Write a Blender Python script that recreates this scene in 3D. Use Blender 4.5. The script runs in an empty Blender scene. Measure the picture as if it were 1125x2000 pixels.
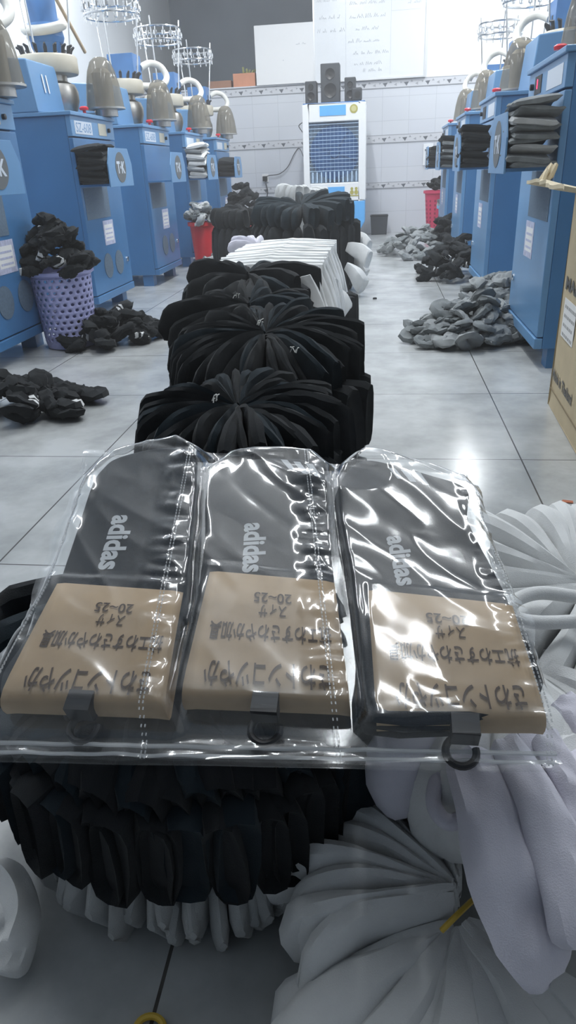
import bpy, bmesh, math, random
from mathutils import Vector, Matrix, noise
R = math.radians
sc = bpy.context.scene
COL = sc.collection
rnd = random.Random(7)

# ------------------------------------------------------------------ camera
F, CX, CY, CAMH = 1360.0, 562.5, 1000.0, 0.65
yd = Vector((745 - CX, 326 - CY, F)).normalized()          # aisle direction seen from the lens
dn = yd.cross(Vector((1, -0.045, 0))).normalized()
if dn.y < 0: dn = -dn
up = -dn
xd = yd.cross(up).normalized()
if xd.x < 0: xd = -xd
M = Matrix((xd, yd, up))
CAM = Vector((0, 0, CAMH))
cam = bpy.data.cameras.new('camera')
cam.sensor_fit = 'VERTICAL'; cam.sensor_height = 36; cam.sensor_width = 36
cam.lens = F / 2000 * 36
cam.clip_start = 0.02
co = bpy.data.objects.new('camera', cam); COL.objects.link(co)
r_, u_, b_ = M @ Vector((1, 0, 0)), M @ Vector((0, -1, 0)), M @ Vector((0, 0, -1))
co.matrix_world = Matrix(((r_.x, u_.x, b_.x, CAM.x), (r_.y, u_.y, b_.y, CAM.y), (r_.z, u_.z, b_.z, CAM.z), (0, 0, 0, 1)))
sc.camera = co
def ray(px, py): return M @ Vector((px - CX, py - CY, F)).normalized()
def at_z(px, py, z=0.0):
    d = ray(px, py); return CAM + d * ((z - CAMH) / d.z)
def at_x(px, py, x):
    d = ray(px, py); return CAM + d * (x / d.x)
def at_y(px, py, y):
    d = ray(px, py); return CAM + d * (y / d.y)

# ------------------------------------------------------------------ world, lights, exposure
sc.view_settings.view_transform = 'Standard'
sc.view_settings.look = 'None'
sc.view_settings.gamma = 1.0
sc.view_settings.use_curve_mapping = False
sc.view_settings.exposure = 0.0
w = bpy.data.worlds.new('world'); sc.world = w; w.use_nodes = True
w.node_tree.nodes['Background'].inputs[0].default_value = (0.75, 0.85, 1, 1)
w.node_tree.nodes['Background'].inputs[1].default_value = 0.35
LAMPS = [  # x, y, z, length along y, power
    (0.45, 2.0, 2.95, 1.2, 15), (-0.75, 1.8, 2.95, 1.2, 15), (-0.15, 1.15, 2.95, 1.2, 8), (-0.45, 4.0, 2.95, 1.2, 54), (-0.45, 6.2, 2.95, 1.2, 50),  # first two set, third added, for glare streaks on the bag film
    (1.25, 4.9, 2.6, 1.2, 26), (1.0, 7.2, 2.6, 1.2, 30), (-2.25, 3.4, 2.6, 1.2, 26), (-2.25, 5.9, 2.6, 1.2, 22)]

# ------------------------------------------------------------------ materials
def mat(name, col, rough=0.5, metal=0.0, spec=0.5, var=0.0, vscale=8.0, bump=0.0, bscale=200.0, sheen=0.0, emit=None, trans=0.0, alpha=1.0):
    m = bpy.data.materials.new(name); m.use_nodes = True
    nt = m.node_tree; p = nt.nodes['Principled BSDF']
    p.inputs['Base Color'].default_value = (*col, 1)
    p.inputs['Roughness'].default_value = rough
    p.inputs['Metallic'].default_value = metal
    p.inputs['Specular IOR Level'].default_value = spec
    if sheen: p.inputs['Sheen Weight'].default_value = sheen; p.inputs['Sheen Roughness'].default_value = 0.5
    if trans: p.inputs['Transmission Weight'].default_value = trans
    if alpha < 1: p.inputs['Alpha'].default_value = alpha
    if emit: p.inputs['Emission Color'].default_value = (*emit[0], 1); p.inputs['Emission Strength'].default_value = emit[1]
    tc = nt.nodes.new('ShaderNodeTexCoord')
    if var:
        n = nt.nodes.new('ShaderNodeTexNoise'); n.inputs['Scale'].default_value = vscale; n.inputs['Detail'].default_value = 5
        nt.links.new(tc.outputs['Object'], n.inputs['Vector'])
        r = nt.nodes.new('ShaderNodeValToRGB')
        r.color_ramp.elements[0].position = 0.3; r.color_ramp.elements[1].position = 0.7
        r.color_ramp.elements[0].color = (*[c * (1 - var) for c in col], 1)
        r.color_ramp.elements[1].color = (*[min(1, c * (1 + var)) for c in col], 1)
        nt.links.new(n.outputs['Fac'], r.inputs[0]); nt.links.new(r.outputs[0], p.inputs['Base Color'])
    if bump:
        n = nt.nodes.new('ShaderNodeTexNoise'); n.inputs['Scale'].default_value = bscale; n.inputs['Detail'].default_value = 3
        nt.links.new(tc.outputs['Object'], n.inputs['Vector'])
        b = nt.nodes.new('ShaderNodeBump'); b.inputs['Strength'].default_value = bump; b.inputs['Distance'].default_value = 0.004
        nt.links.new(n.outputs['Fac'], b.inputs['Height']); nt.links.new(b.outputs[0], p.inputs['Normal'])
    return m

BLUE = mat('machine_blue_paint', (0.062, 0.185, 0.385), 0.32, var=0.10, vscale=3)
LBLUE = mat('machine_light_blue_paint', (0.13, 0.285, 0.50), 0.32, var=0.06, vscale=4)
DBLUE = mat('motor_blue', (0.07, 0.20, 0.46), 0.4, var=0.1)
CHROME = mat('chrome', (0.75, 0.76, 0.77), 0.16, 1.0)
STEEL = mat('worn_steel', (0.50, 0.48, 0.45), 0.34, 0.9, var=0.2)
DARK = mat('dark_metal', (0.03, 0.032, 0.036), 0.5)
BLACKP = mat('black_plastic', (0.02, 0.02, 0.022), 0.35)
SPK = mat('charcoal_casing', (0.045, 0.05, 0.058), 0.6, var=0.15)
CREAM = mat('cream_plastic', (0.52, 0.48, 0.39), 0.4, var=0.12)
HOSE = mat('hose_white', (0.72, 0.71, 0.66), 0.5, var=0.06)
WHITEP = mat('white_plastic', (0.80, 0.81, 0.82), 0.35, var=0.02)
SKYBLUE = mat('cooler_blue', (0.12, 0.42, 0.82), 0.35, var=0.04)
GRILLE = mat('grille_blue', (0.42, 0.56, 0.72), 0.4)
FANDARK = mat('fan_dark_blue', (0.035, 0.12, 0.30), 0.5)
PADB = mat('cooler_pad', (0.36, 0.50, 0.66), 0.6, var=0.1)
YEL = mat('badge_olive', (0.42, 0.38, 0.10), 0.4)
GREYL = mat('badge_grey', (0.13, 0.14, 0.145), 0.5)
PANELW = mat('label_white', (0.62, 0.68, 0.76), 0.45)
PAPER = mat('paper_white', (0.80, 0.80, 0.80), 0.6)
BEIGE = mat('display_beige', (0.55, 0.52, 0.42), 0.4)
RED = mat('red_plastic', (0.72, 0.035, 0.05), 0.35, var=0.08)
PINKRED = mat('crimson_plastic', (0.62, 0.06, 0.13), 0.4, var=0.08)
LILACP = mat('lilac_plastic', (0.44, 0.45, 0.76), 0.4, var=0.05)
CYANP = mat('pale_blue_plastic', (0.22, 0.48, 0.68), 0.4, var=0.05)
LED = mat('red_led', (0.8, 0.02, 0.08), 0.4, emit=((1, 0.04, 0.14), 3.0))
WOOD = mat('pale_wood', (0.55, 0.42, 0.28), 0.6, var=0.15)
CARTON = mat('carton_board', (0.53, 0.44, 0.29), 0.8, var=0.07, vscale=14)
CREASE = mat('carton_crease', (0.27, 0.21, 0.13), 0.8)
CARTONIN = mat('carton_flap', (0.66, 0.57, 0.40), 0.8, var=0.1, vscale=30)
KRAFT = mat('kraft_card', (0.50, 0.36, 0.225), 0.75, var=0.06, vscale=60)
INK = mat('brown_ink', (0.085, 0.055, 0.038), 0.8)
INKG = mat('grey_ink', (0.12, 0.12, 0.12), 0.8)
PEN = mat('marker_grey', (0.50, 0.52, 0.56), 0.8)
LOGO = mat('woven_white', (0.62, 0.64, 0.66), 0.9)
ORANGE = mat('orange_card', (0.62, 0.27, 0.16), 0.7, var=0.1)
BROWN = mat('brown_card', (0.33, 0.17, 0.11), 0.7, var=0.1)
GREEN = mat('dry_sprig', (0.35, 0.36, 0.14), 0.8)
BAND = mat('yellow_rubber', (0.62, 0.42, 0.06), 0.5)
THREAD = mat('pale_thread', (0.75, 0.75, 0.72), 0.9)
WALLM = mat('white_paint', (0.80, 0.82, 0.84), 0.7)
CEIL = mat('ceiling_paint', (0.75, 0.77, 0.79), 0.9)
SLATE = mat('slate_paint', (0.30, 0.345, 0.40), 0.85, var=0.1, vscale=2)
TUBE = mat('lamp_tube', (1, 1, 1), 0.5, emit=((0.92, 0.97, 1), 6.0))
BOARD = mat('whiteboard', (0.76, 0.78, 0.80), 0.22)
ALU = mat('aluminium_rim', (0.8, 0.81, 0.82), 0.3, 0.6)
STICK1 = mat('sticker_lilac', (0.50, 0.52, 0.68), 0.5, var=0.2, vscale=60)
MESHG = mat('grille_grey', (0.11, 0.16, 0.22), 0.6, var=0.15, vscale=120)
RUST = mat('scrap_orange', (0.45, 0.15, 0.08), 0.8)

def fabric(name, col, var=0.15, sheen=0.25):
    return mat(name, col, 0.95, spec=0.12, var=var, vscale=25, bump=0.25, bscale=900, sheen=sheen)
BLK = fabric('black_knit', (0.0205, 0.0225, 0.0245), 0.25, 0.06)
BLK2 = fabric('black_blue_knit', (0.0185, 0.026, 0.032), 0.25, 0.06)
PACKB = fabric('charcoal_knit', (0.022, 0.0255, 0.031), 0.12, 0.08)
GRY = fabric('grey_knit', (0.17, 0.185, 0.19), 0.25)
GRYM = fabric('mid_grey_knit', (0.25, 0.265, 0.27), 0.2)
GRY2 = fabric('light_grey_knit', (0.40, 0.41, 0.41), 0.12)
WHT = fabric('white_knit', (0.68, 0.69, 0.69), 0.05)
LIL = fabric('lilac_white_knit', (0.63, 0.62, 0.70), 0.05)

def floor_mat():
    m = bpy.data.materials.new('floor_tile'); m.use_nodes = True
    nt = m.node_tree; p = nt.nodes['Principled BSDF']; L = nt.links
    g = nt.nodes.new('ShaderNodeNewGeometry'); s = nt.nodes.new('ShaderNodeSeparateXYZ'); L.new(g.outputs['Position'], s.inputs[0])
    def line(out, off, sp, wd):
        a = nt.nodes.new('ShaderNodeMath'); a.operation = 'ADD'; L.new(out, a.inputs[0]); a.inputs[1].default_value = off + 100 * sp
        d = nt.nodes.new('ShaderNodeMath'); d.operation = 'MODULO'; L.new(a.outputs[0], d.inputs[0]); d.inputs[1].default_value = sp
        c = nt.nodes.new('ShaderNodeMath'); c.operation = 'LESS_THAN'; L.new(d.outputs[0], c.inputs[0]); c.inputs[1].default_value = wd
        return c
    lx = line(s.outputs['X'], 0.716, 0.531, 0.0035); ly = line(s.outputs['Y'], -1.07, 0.552, 0.003)
    mx = nt.nodes.new('ShaderNodeMath'); mx.operation = 'MAXIMUM'; L.new(lx.outputs[0], mx.inputs[0]); L.new(ly.outputs[0], mx.inputs[1])
    n = nt.nodes.new('ShaderNodeTexNoise'); n.inputs['Scale'].default_value = 5; n.inputs['Detail'].default_value = 7; n.inputs['Roughness'].default_value = 0.62
    L.new(g.outputs['Position'], n.inputs['Vector'])
    r = nt.nodes.new('ShaderNodeValToRGB'); L.new(n.outputs['Fac'], r.inputs[0])
    r.color_ramp.elements[0].position = 0.36; r.color_ramp.elements[0].color = (0.36, 0.375, 0.375, 1)
    r.color_ramp.elements[1].position = 0.62; r.color_ramp.elements[1].color = (0.52, 0.535, 0.54, 1)
    mix = nt.nodes.new('ShaderNodeMixRGB'); L.new(mx.outputs[0], mix.inputs[0]); L.new(r.outputs[0], mix.inputs[1]); mix.inputs[2].default_value = (0.09, 0.085, 0.08, 1)
    L.new(mix.outputs[0], p.inputs['Base Color'])
    n2 = nt.nodes.new('ShaderNodeTexNoise'); n2.inputs['Scale'].default_value = 2.2; L.new(g.outputs['Position'], n2.inputs['Vector'])
    mr = nt.nodes.new('ShaderNodeMapRange'); L.new(n2.outputs['Fac'], mr.inputs[0]); mr.inputs[3].default_value = 0.10; mr.inputs[4].default_value = 0.30
    L.new(mr.outputs[0], p.inputs['Roughness']); p.inputs['Specular IOR Level'].default_value = 0.6
    return m
FLOOR = floor_mat()

def tile_mat():
    m = bpy.data.materials.new('wall_tile'); m.use_nodes = True
    nt = m.node_tree; p = nt.nodes['Principled BSDF']; L = nt.links
    g = nt.nodes.new('ShaderNodeNewGeometry'); s = nt.nodes.new('ShaderNodeSeparateXYZ'); L.new(g.outputs['Position'], s.inputs[0])
    c = nt.nodes.new('ShaderNodeCombineXYZ'); L.new(s.outputs['X'], c.inputs[0]); L.new(s.outputs['Z'], c.inputs[1])
    b = nt.nodes.new('ShaderNodeTexBrick'); L.new(c.outputs[0], b.inputs['Vector'])
    b.offset = 0; b.inputs['Scale'].default_value = 1; b.inputs['Brick Width'].default_value = 0.27; b.inputs['Row Height'].default_value = 0.215
    b.inputs['Mortar Size'].default_value = 0.0022; b.inputs['Color1'].default_value = (0.62, 0.64, 0.69, 1); b.inputs['Color2'].default_value = (0.64, 0.66, 0.70, 1)
    b.inputs['Mortar'].default_value = (0.50, 0.52, 0.56, 1)
    L.new(b.outputs[0], p.inputs['Base Color']); p.inputs['Roughness'].default_value = 0.25
    return m
TILE = tile_mat()

def film_mat():
    m = bpy.data.materials.new('clear_film'); m.use_nodes = True
    nt = m.node_tree; L = nt.links; nt.nodes.clear()
    out = nt.nodes.new('ShaderNodeOutputMaterial'); mix = nt.nodes.new('ShaderNodeMixShader')
    t = nt.nodes.new('ShaderNodeBsdfTransparent'); t.inputs[0].default_value = (0.97, 0.98, 0.985, 1)
    g = nt.nodes.new('ShaderNodeBsdfGlossy'); g.inputs['Roughness'].default_value = 0.09; g.inputs[0].default_value = (1, 1, 1, 1)
    lw = nt.nodes.new('ShaderNodeFresnel'); lw.inputs['IOR'].default_value = 1.5
    mu = nt.nodes.new('ShaderNodeMath'); mu.operation = 'MULTIPLY_ADD'; mu.inputs[1].default_value = 2.3; mu.inputs[2].default_value = 0.0; mu.use_clamp = True
    ge = nt.nodes.new('ShaderNodeNewGeometry'); io = nt.nodes.new('ShaderNodeMath'); io.operation = 'MULTIPLY_ADD'
    L.new(ge.outputs['Backfacing'], io.inputs[0]); io.inputs[1].default_value = 1 / 1.5 - 1.5; io.inputs[2].default_value = 1.5; L.new(io.outputs[0], lw.inputs['IOR'])
    g2 = nt.nodes.new('ShaderNodeBsdfGlossy'); g2.inputs['Roughness'].default_value = 0.30; gm = nt.nodes.new('ShaderNodeMixShader'); gm.inputs[0].default_value = 0.45
    L.new(g.outputs[0], gm.inputs[1]); L.new(g2.outputs[0], gm.inputs[2])
    L.new(lw.outputs[0], mu.inputs[0]); L.new(mu.outputs[0], mix.inputs[0]); L.new(t.outputs[0], mix.inputs[1]); L.new(gm.outputs[0], mix.inputs[2])
    tc = nt.nodes.new('ShaderNodeTexCoord'); mp = nt.nodes.new('ShaderNodeMapping'); mp.inputs['Rotation'].default_value = (0, 0, 0.7); mp.inputs['Scale'].default_value = (1, 2.4, 1)
    n = nt.nodes.new('ShaderNodeTexNoise'); n.inputs['Scale'].default_value = 14; n.inputs['Detail'].default_value = 2
    L.new(tc.outputs['Object'], mp.inputs[0]); L.new(mp.outputs[0], n.inputs['Vector'])
    b = nt.nodes.new('ShaderNodeBump'); b.inputs['Strength'].default_value = 0.08; b.inputs['Distance'].default_value = 0.004
    L.new(n.outputs['Fac'], b.inputs['Height']); L.new(b.outputs[0], g.inputs['Normal'])
    L.new(mix.outputs[0], out.inputs[0])
    return m
FILM = film_mat()
def seam_mat():
    m = bpy.data.materials.new('welded_film'); m.use_nodes = True
    nt = m.node_tree; L = nt.links; nt.nodes.clear()
    out = nt.nodes.new('ShaderNodeOutputMaterial'); mix = nt.nodes.new('ShaderNodeMixShader')
    t = nt.nodes.new('ShaderNodeBsdfTransparent'); g = nt.nodes.new('ShaderNodeBsdfPrincipled')
    g.inputs['Base Color'].default_value = (0.75, 0.77, 0.78, 1); g.inputs['Roughness'].default_value = 0.2
    mix.inputs[0].default_value = 0.45
    L.new(t.outputs[0], mix.inputs[1]); L.new(g.outputs[0], mix.inputs[2]); L.new(mix.outputs[0], out.inputs[0])
    return m
SEAM = seam_mat()
def dome_mat():
    m = bpy.data.materials.new('smoked_plastic'); m.use_nodes = True
    nt = m.node_tree; L = nt.links; nt.nodes.clear()
    out = nt.nodes.new('ShaderNodeOutputMaterial'); mix = nt.nodes.new('ShaderNodeMixShader')
    t = nt.nodes.new('ShaderNodeBsdfTransparent'); t.inputs[0].default_value = (0.62, 0.60, 0.55, 1)
    g = nt.nodes.new('ShaderNodeBsdfPrincipled'); g.inputs['Base Color'].default_value = (0.33, 0.31, 0.27, 1); g.inputs['Roughness'].default_value = 0.12
    mix.inputs[0].default_value = 0.40
    L.new(t.outputs[0], mix.inputs[1]); L.new(g.outputs[0], mix.inputs[2]); L.new(mix.outputs[0], out.inputs[0])
    return m
DOME = dome_mat()

# ------------------------------------------------------------------ mesh helpers
class MB:
    def __init__(s, flip=1): s.bm = bmesh.new(); s.f = flip; s.mi = 0
    def face(s, vs):
        try: f = s.bm.faces.new(vs)
        except ValueError: return
        f.material_index = s.mi; f.smooth = True
    def v(s, p): return s.bm.verts.new(p)
    def box(s, lo, hi, rz=0.0):
        c = [(a + b) / 2 for a, b in zip(lo, hi)]
        vs = []
        for x in (lo[0], hi[0]):
            for y in (lo[1], hi[1]):
                for z in (lo[2], hi[2]):
                    p = Vector((x, y, z))
                    if rz:
                        q = Vector((x - c[0], y - c[1], 0)); q.rotate(Matrix.Rotation(rz, 3, 'Z')); p = Vector((q.x + c[0], q.y + c[1], z))
                    vs.append(s.v(p))
        for i in ((0, 1, 3, 2), (4, 6, 7, 5), (0, 4, 5, 1), (2, 3, 7, 6), (0, 2, 6, 4), (1, 5, 7, 3)): s.face([vs[k] for k in i])
        return s
    def rings(s, rs, close=True, cap=(True, True)):
        R_ = [[s.v(p) for p in r] for r in rs]
        n = len(R_[0])
        for a, b in zip(R_, R_[1:]):
            for i in range(n if close else n - 1): s.face([a[i], a[(i + 1) % n], b[(i + 1) % n], b[i]])
        if cap[0]: s.face(R_[0][::-1])
        if cap[1]: s.face(R_[-1])
        return R_
    def lathe(s, c, prof, seg=20, axis='Z', cap=(True, True)):
        rs = []
        for r, h in prof:
            ring = []
            for i in range(seg):
                a = 2 * math.pi * i / seg; x, y = max(r, 1e-4) * math.cos(a), max(r, 1e-4) * math.sin(a)
                p = {'Z': (x, y, h), 'X': (h, x, y), 'Y': (y, h, x)}[axis]
                ring.append(Vector(c) + Vector(p))
            rs.append(ring)
        s.rings(rs, cap=cap); return s
    def tube(s, pts, r, seg=8, closed=False):
        pts = [Vector(p) for p in pts]; n = len(pts); rs = []
        ref = None
        for i, p in enumerate(pts):
            if closed: t = (pts[(i + 1) % n] - pts[i - 1])
            else: t = pts[min(i + 1, n - 1)] - pts[max(i - 1, 0)]
            t.normalize()
            if ref is None: ref = Vector((0, 0, 1)) if abs(t.z) < 0.9 else Vector((1, 0, 0))
            a = (ref - t * ref.dot(t)).normalized(); b = t.cross(a); ref = a
            rr = r[i] if isinstance(r, (list, tuple)) else r
            rs.append([p + a * rr * math.cos(2 * math.pi * k / seg) + b * rr * math.sin(2 * math.pi * k / seg) for k in range(seg)])
        if closed: rs.append(rs[0]); s.rings(rs, cap=(False, False))
        else: s.rings(rs)
        return s
    def prism(s, poly, vec):
        vec = Vector(vec); s.rings([[Vector(p) for p in poly], [Vector(p) + vec for p in poly]]); return s
    def build(s, name, m, parent=None, smooth=True, bevel=0.0, loc=None):
        bm = s.bm
        bmesh.ops.remove_doubles(bm, verts=bm.verts, dist=1e-6)
        if s.f < 0:
            for v in bm.verts: v.co.x = -v.co.x
        bmesh.ops.recalc_face_normals(bm, faces=bm.faces)
        me = bpy.data.meshes.new(name); bm.to_mesh(me); bm.free()
        for x in (m if isinstance(m, (list, tuple)) else [m]): me.materials.append(x)
        o = bpy.data.objects.new(name, me); COL.objects.link(o)
        if loc is not None: o.location = loc
        if parent: o.parent = parent
        if smooth: me.set_sharp_from_angle(angle=R(38))
        else:
            for p in me.polygons: p.use_smooth = False
        if bevel:
            b = o.modifiers.new('bevel', 'BEVEL'); b.width = bevel; b.segments = 2; b.limit_method = 'ANGLE'
        return o
def tag(o, label, cat, group=None, kind=None):
    o['label'] = label; o['category'] = cat
    if group: o['group'] = group
    if kind: o['kind'] = kind
    return o
def thing(name, loc, label, cat, group=None, rz=0.0):
    o = bpy.data.objects.new(name, None); o.empty_display_size = 0.05; COL.objects.link(o)
    o.location = loc; o.rotation_euler = (0, 0, rz)
    return tag(o, label, cat, group)
def struct(o): o['kind'] = 'structure'; return o
def smooth_path(pts, n=6):
    pts = [Vector(p) for p in pts]; out = []
    for i in range(len(pts) - 1):
        p0 = pts[max(i - 1, 0)]; p1 = pts[i]; p2 = pts[i + 1]; p3 = pts[min(i + 2, len(pts) - 1)]
        for k in range(n):
            t = k / n
            out.append(0.5 * ((2 * p1) + (p2 - p0) * t + (2 * p0 - 5 * p1 + 4 * p2 - p3) * t * t + (3 * p1 - p0 - 3 * p2 + p3) * t ** 3))
    out.append(pts[-1]); return out
_tc = {}
def glyphs(s, bold=0.0):
    if (s, bold) in _tc: return _tc[(s, bold)]
    cu = bpy.data.curves.new('t', 'FONT'); cu.body = s; cu.resolution_u = 3; cu.offset = bold
    o = bpy.data.objects.new('t', cu); COL.objects.link(o)
    dg = bpy.context.evaluated_depsgraph_get(); dg.update()
    me = o.evaluated_get(dg).to_mesh()
    vs = [v.co.copy() for v in me.vertices]; fs = [list(p.vertices) for p in me.polygons]
    o.evaluated_get(dg).to_mesh_clear(); bpy.data.objects.remove(o); bpy.data.curves.remove(cu)
    x0 = min(v.x for v in vs); x1 = max(v.x for v in vs); y0 = min(v.y for v in vs); y1 = max(v.y for v in vs)
    r = ([((v.x - x0) / (x1 - x0), (v.y - y0) / (y1 - y0)) for v in vs], fs); _tc[(s, bold)] = r; return r
def text(name, s, fn, m, parent=None, bold=0.0):
    """fn(a, b) places the text's unit box (a along the line, b up)"""
    uv, fs = glyphs(s, bold); me = bpy.data.meshes.new(name)
    me.from_pydata([fn(a, b) for a, b in uv], [], fs); me.materials.append(m)
    o = bpy.data.objects.new(name, me); COL.objects.link(o)
    if parent: o.parent = parent
    return o
def frame(o, rv, uv_, w_, h_):
    o = Vector(o); rv = Vector(rv); uv_ = Vector(uv_)
    return lambda a, b: o + rv * (a * w_) + uv_ * (b * h_)

# ------------------------------------------------------------------ room
XW0, XW1, YW0, YW1, ZC = -2.55, 1.75, -2.2, 8.3, 3.1
struct(MB().box((XW0 - .1, YW0 - .1, -.1), (XW1 + .1, YW1 + 1.8, 0)).build('floor', FLOOR, smooth=False))
struct(MB().box((XW0 - .1, YW0 - .1, ZC), (XW1 + .1, YW1 + 1.8, ZC + .1)).build('ceiling', CEIL, smooth=False))
struct(MB().box((XW0 - .1, YW0, 0), (XW0, YW1 + 1.7, ZC)).build('wall_left', WALLM, smooth=False))
struct(MB().box((XW1, YW0, 0), (XW1 + .1, YW1, ZC)).build('wall_right', WALLM, smooth=False))
struct(MB().box((XW0, YW0 - .1, 0), (XW1, YW0, ZC)).build('wall_front', SLATE, smooth=False))  # unseen wall behind the camera, made dark to cut bounce onto machine sides
ZS = 1.44
b = MB(); b.box((XW0, YW1, 0), (XW1, YW1 + .12, ZS)); struct(b.build('wall_back', TILE, smooth=False))
b = MB(); b.box((-.66, YW1, ZS), (XW1, YW1 + .12, ZC)); struct(b.build('wall_back_upper', WALLM, smooth=False))
b = MB(); b.box((XW0, YW1 + 1.6, 0), (-.54, YW1 + 1.7, ZC)); b.box((-.60, YW1 + .12, 0), (-.54, YW1 + 1.6, ZC)); struct(b.build('wall_recess', SLATE, smooth=False))
b = MB(); b.box((XW0, YW1 - .02, ZS), (-.66, YW1 + .16, ZS + .012)); struct(b.build('trim_1', TILE, smooth=False))
# patterned border strips
for k, (z0, z1) in enumerate(((.445, .50), (.875, .945), (1.368, 1.436))):
    b = MB(); b.box((XW0, YW1 - .006, z0), (XW1, YW1, z1))
    zc = (z0 + z1) / 2; x = XW0 + .03; i = 0; y = YW1 - .0068
    b.mi = 1
    for zz in (z0, z1): b.box((XW0, y, zz - .003), (XW1, YW1, zz + .003))
    while x < XW1 - .05:
        a = (0.6, -0.5, 1.1, 0.2)[i % 4]; s_ = (.020, .011, .013, .009)[i % 4]; dz = (-.004, .012, -.01, .006)[i % 4]
        b.mi = 2 if i % 4 == 0 else 1
        b.face([b.v((x + s_ * math.cos(a + t) * (1.5 if j % 2 == 0 else .7), y, zc + dz + s_ * math.sin(a + t) * (1.2 if j % 2 == 0 else .6))) for j, t in enumerate([q * math.pi / 3 for q in range(6)])])
        x += .053; i += 1
    struct(b.build('trim_%d' % (k + 2), [mat('border_ground_%d' % k, (0.60, 0.61, 0.64), .3), mat('border_line_%d' % k, (0.34, 0.35, 0.38), .4), mat('border_leaf_%d' % k, (0.12, 0.13, 0.15), .4)], smooth=False))

# ceiling lamps: housing with tube; the tube's light is an area lamp just under it
for i, (x, y, z, ln, pw) in enumerate(LAMPS):
    t = thing('tube_lamp', (x, y, z), 'white fluorescent tube lamp hanging over the workshop', 'lamp', 'fluorescent tube lamps overhead')
    MB().box((-.05, -ln / 2, .03), (.05, ln / 2, .08)).build('housing', WHITEP, t, smooth=False)
    for sy in (-1, 1): MB().tube([(0, sy * ln * .4, .08), (0, sy * ln * .4, ZC - z)], .004).build('hanger', STEEL, t)
    MB().tube([(0, -ln / 2, .018), (0, ln / 2, .018)], .013).build('tube', TUBE, t)
    L = bpy.data.lights.new('tube_light', 'AREA'); L.shape = 'RECTANGLE'; L.size = .08; L.size_y = ln; L.energy = pw; L.color = (0.93, 0.97, 1.0)
    lo = bpy.data.objects.new('tube_light', L); COL.objects.link(lo); lo.location = (x, y, z - .001)

hz = MB().box((XW0 + .01, .9, .01), (XW1 - .01, YW1 + 1.55, ZC - .01)).build('haze', None, smooth=False)  # scatter volume added to imitate the lens glare veil over distant things
hm = bpy.data.materials.new('lens_veil_haze'); hm.use_nodes = True; hm.node_tree.nodes.clear()
ho = hm.node_tree.nodes.new('ShaderNodeOutputMaterial'); hv = hm.node_tree.nodes.new('ShaderNodeVolumeScatter')
hv.inputs['Density'].default_value = 0.026; hv.inputs['Color'].default_value = (.95, .97, 1, 1); hv.inputs['Anisotropy'].default_value = 0.3
hm.node_tree.links.new(hv.outputs[0], ho.inputs['Volume']); hz.data.materials.clear(); hz.data.materials.append(hm)
tag(hz, 'faint bluish haze volume added over the workshop to imitate lens veil', 'haze', kind='stuff')

# ------------------------------------------------------------------ whiteboards and ledge
def scribble(b, x0, x1, z, y, h, seed):
    q = random.Random(seed); x = x0
    while x < x1:
        wl = q.uniform(.03, .08); pts = []
        k = 0
        while k * .009 < wl:
            pts.append((x + k * .009 + q.uniform(-.004, .004), y, z + (h if k % 2 else 0) * q.uniform(.3, 1.6))); k += 1
        if len(pts) > 2: b.tube(pts, .0016, 4)
        x += wl + .02
YB = YW1 - .03
t = thing('whiteboard', (-.15, YW1 - .02, 1.455), 'large whiteboard ruled into columns with faint marker notes on the back wall', 'whiteboard')
def wb(px, py): p = at_y(px, py, YB); return p - Vector(t.location)
MB().box((-.53, -.012, 0), (.555, .012, .96)).build('panel', BOARD, t, smooth=False)
b = MB(); b.box((-.545, -.02, -.015), (.57, .014, 0)); b.box((-.545, -.02, .96), (.57, .014, .975)); b.box((-.545, -.02, 0), (-.53, .014, .96)); b.box((.555, -.02, 0), (.57, .014, .96))
b.build('rim', ALU, t, smooth=False)
b = MB()
for c_ in ((618, 10), ): pass
for x in (-.22, .22): b.box((x - .001, -.0132, .02), (x + .001, -.012, .84))
b.box((-.53, -.0132, .835), (.555, -.012, .838)); b.box((.22, -.0132, .55), (.50, -.012, .552))
for (x0, x1, z) in ((-.5, -.32, .66), (-.48, -.26, .52), (-.50, -.24, .41), (-.14, .06, .70), (-.18, .18, .62), (-.18, .18, .51), (-.12, .10, .41), (-.2, .12, .31), (-.15, .16, .21), (-.14, .15, .12), (-.05, .16, .06), (.33, .5, .75), (.28, .54, .66), (.38, .52, .60)):
    scribble(b, x0, x1, z, -.0135, .022, int(z * 991 + x0 * 77))
b.build('marker_notes', PEN, t)
t = thing('blank_board', (-.985, YW1 - .03, ZS + .012), 'plain white board without frame leaning beside the large whiteboard', 'board')
MB().box((-.30, -.008, 0), (.30, .008, .51)).build('sheet', PAPER, t, smooth=False)
b = MB(); b.box((-.02, -.0088, .2), (-.012, -.008, .208)); scribble(b, .12, .2, .33, -.009, .01, 4); b.build('pencil_mark', PEN, t, smooth=False)
def open_box(name, loc, dx, dy, dz, m, label, th=.006):
    t = thing(name, loc, label, 'box')
    b = MB(); b.box((-dx, -dy, 0), (dx, dy, th)); b.box((-dx, -dy, th), (-dx + th, dy, dz)); b.box((dx - th, -dy, th), (dx, dy, dz)); b.box((-dx + th, -dy, th), (dx - th, -dy + th, dz)); b.box((-dx + th, dy - th, th), (dx - th, dy, dz))
    b.build('carton_body', m, t, smooth=False); return t
t = open_box('small_box', (-1.42, YW1 + .06, ZS + .012), .115, .06, .12, ORANGE, 'orange card box on the dark ledge beside the blank board')
b = MB()
for k in range(8): b.tube([(rnd.uniform(-.06, .08), 0, .05), (rnd.uniform(-.06, .09), rnd.uniform(-.03, .03), rnd.uniform(.13, .19))], [.006, .012], 5)
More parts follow.
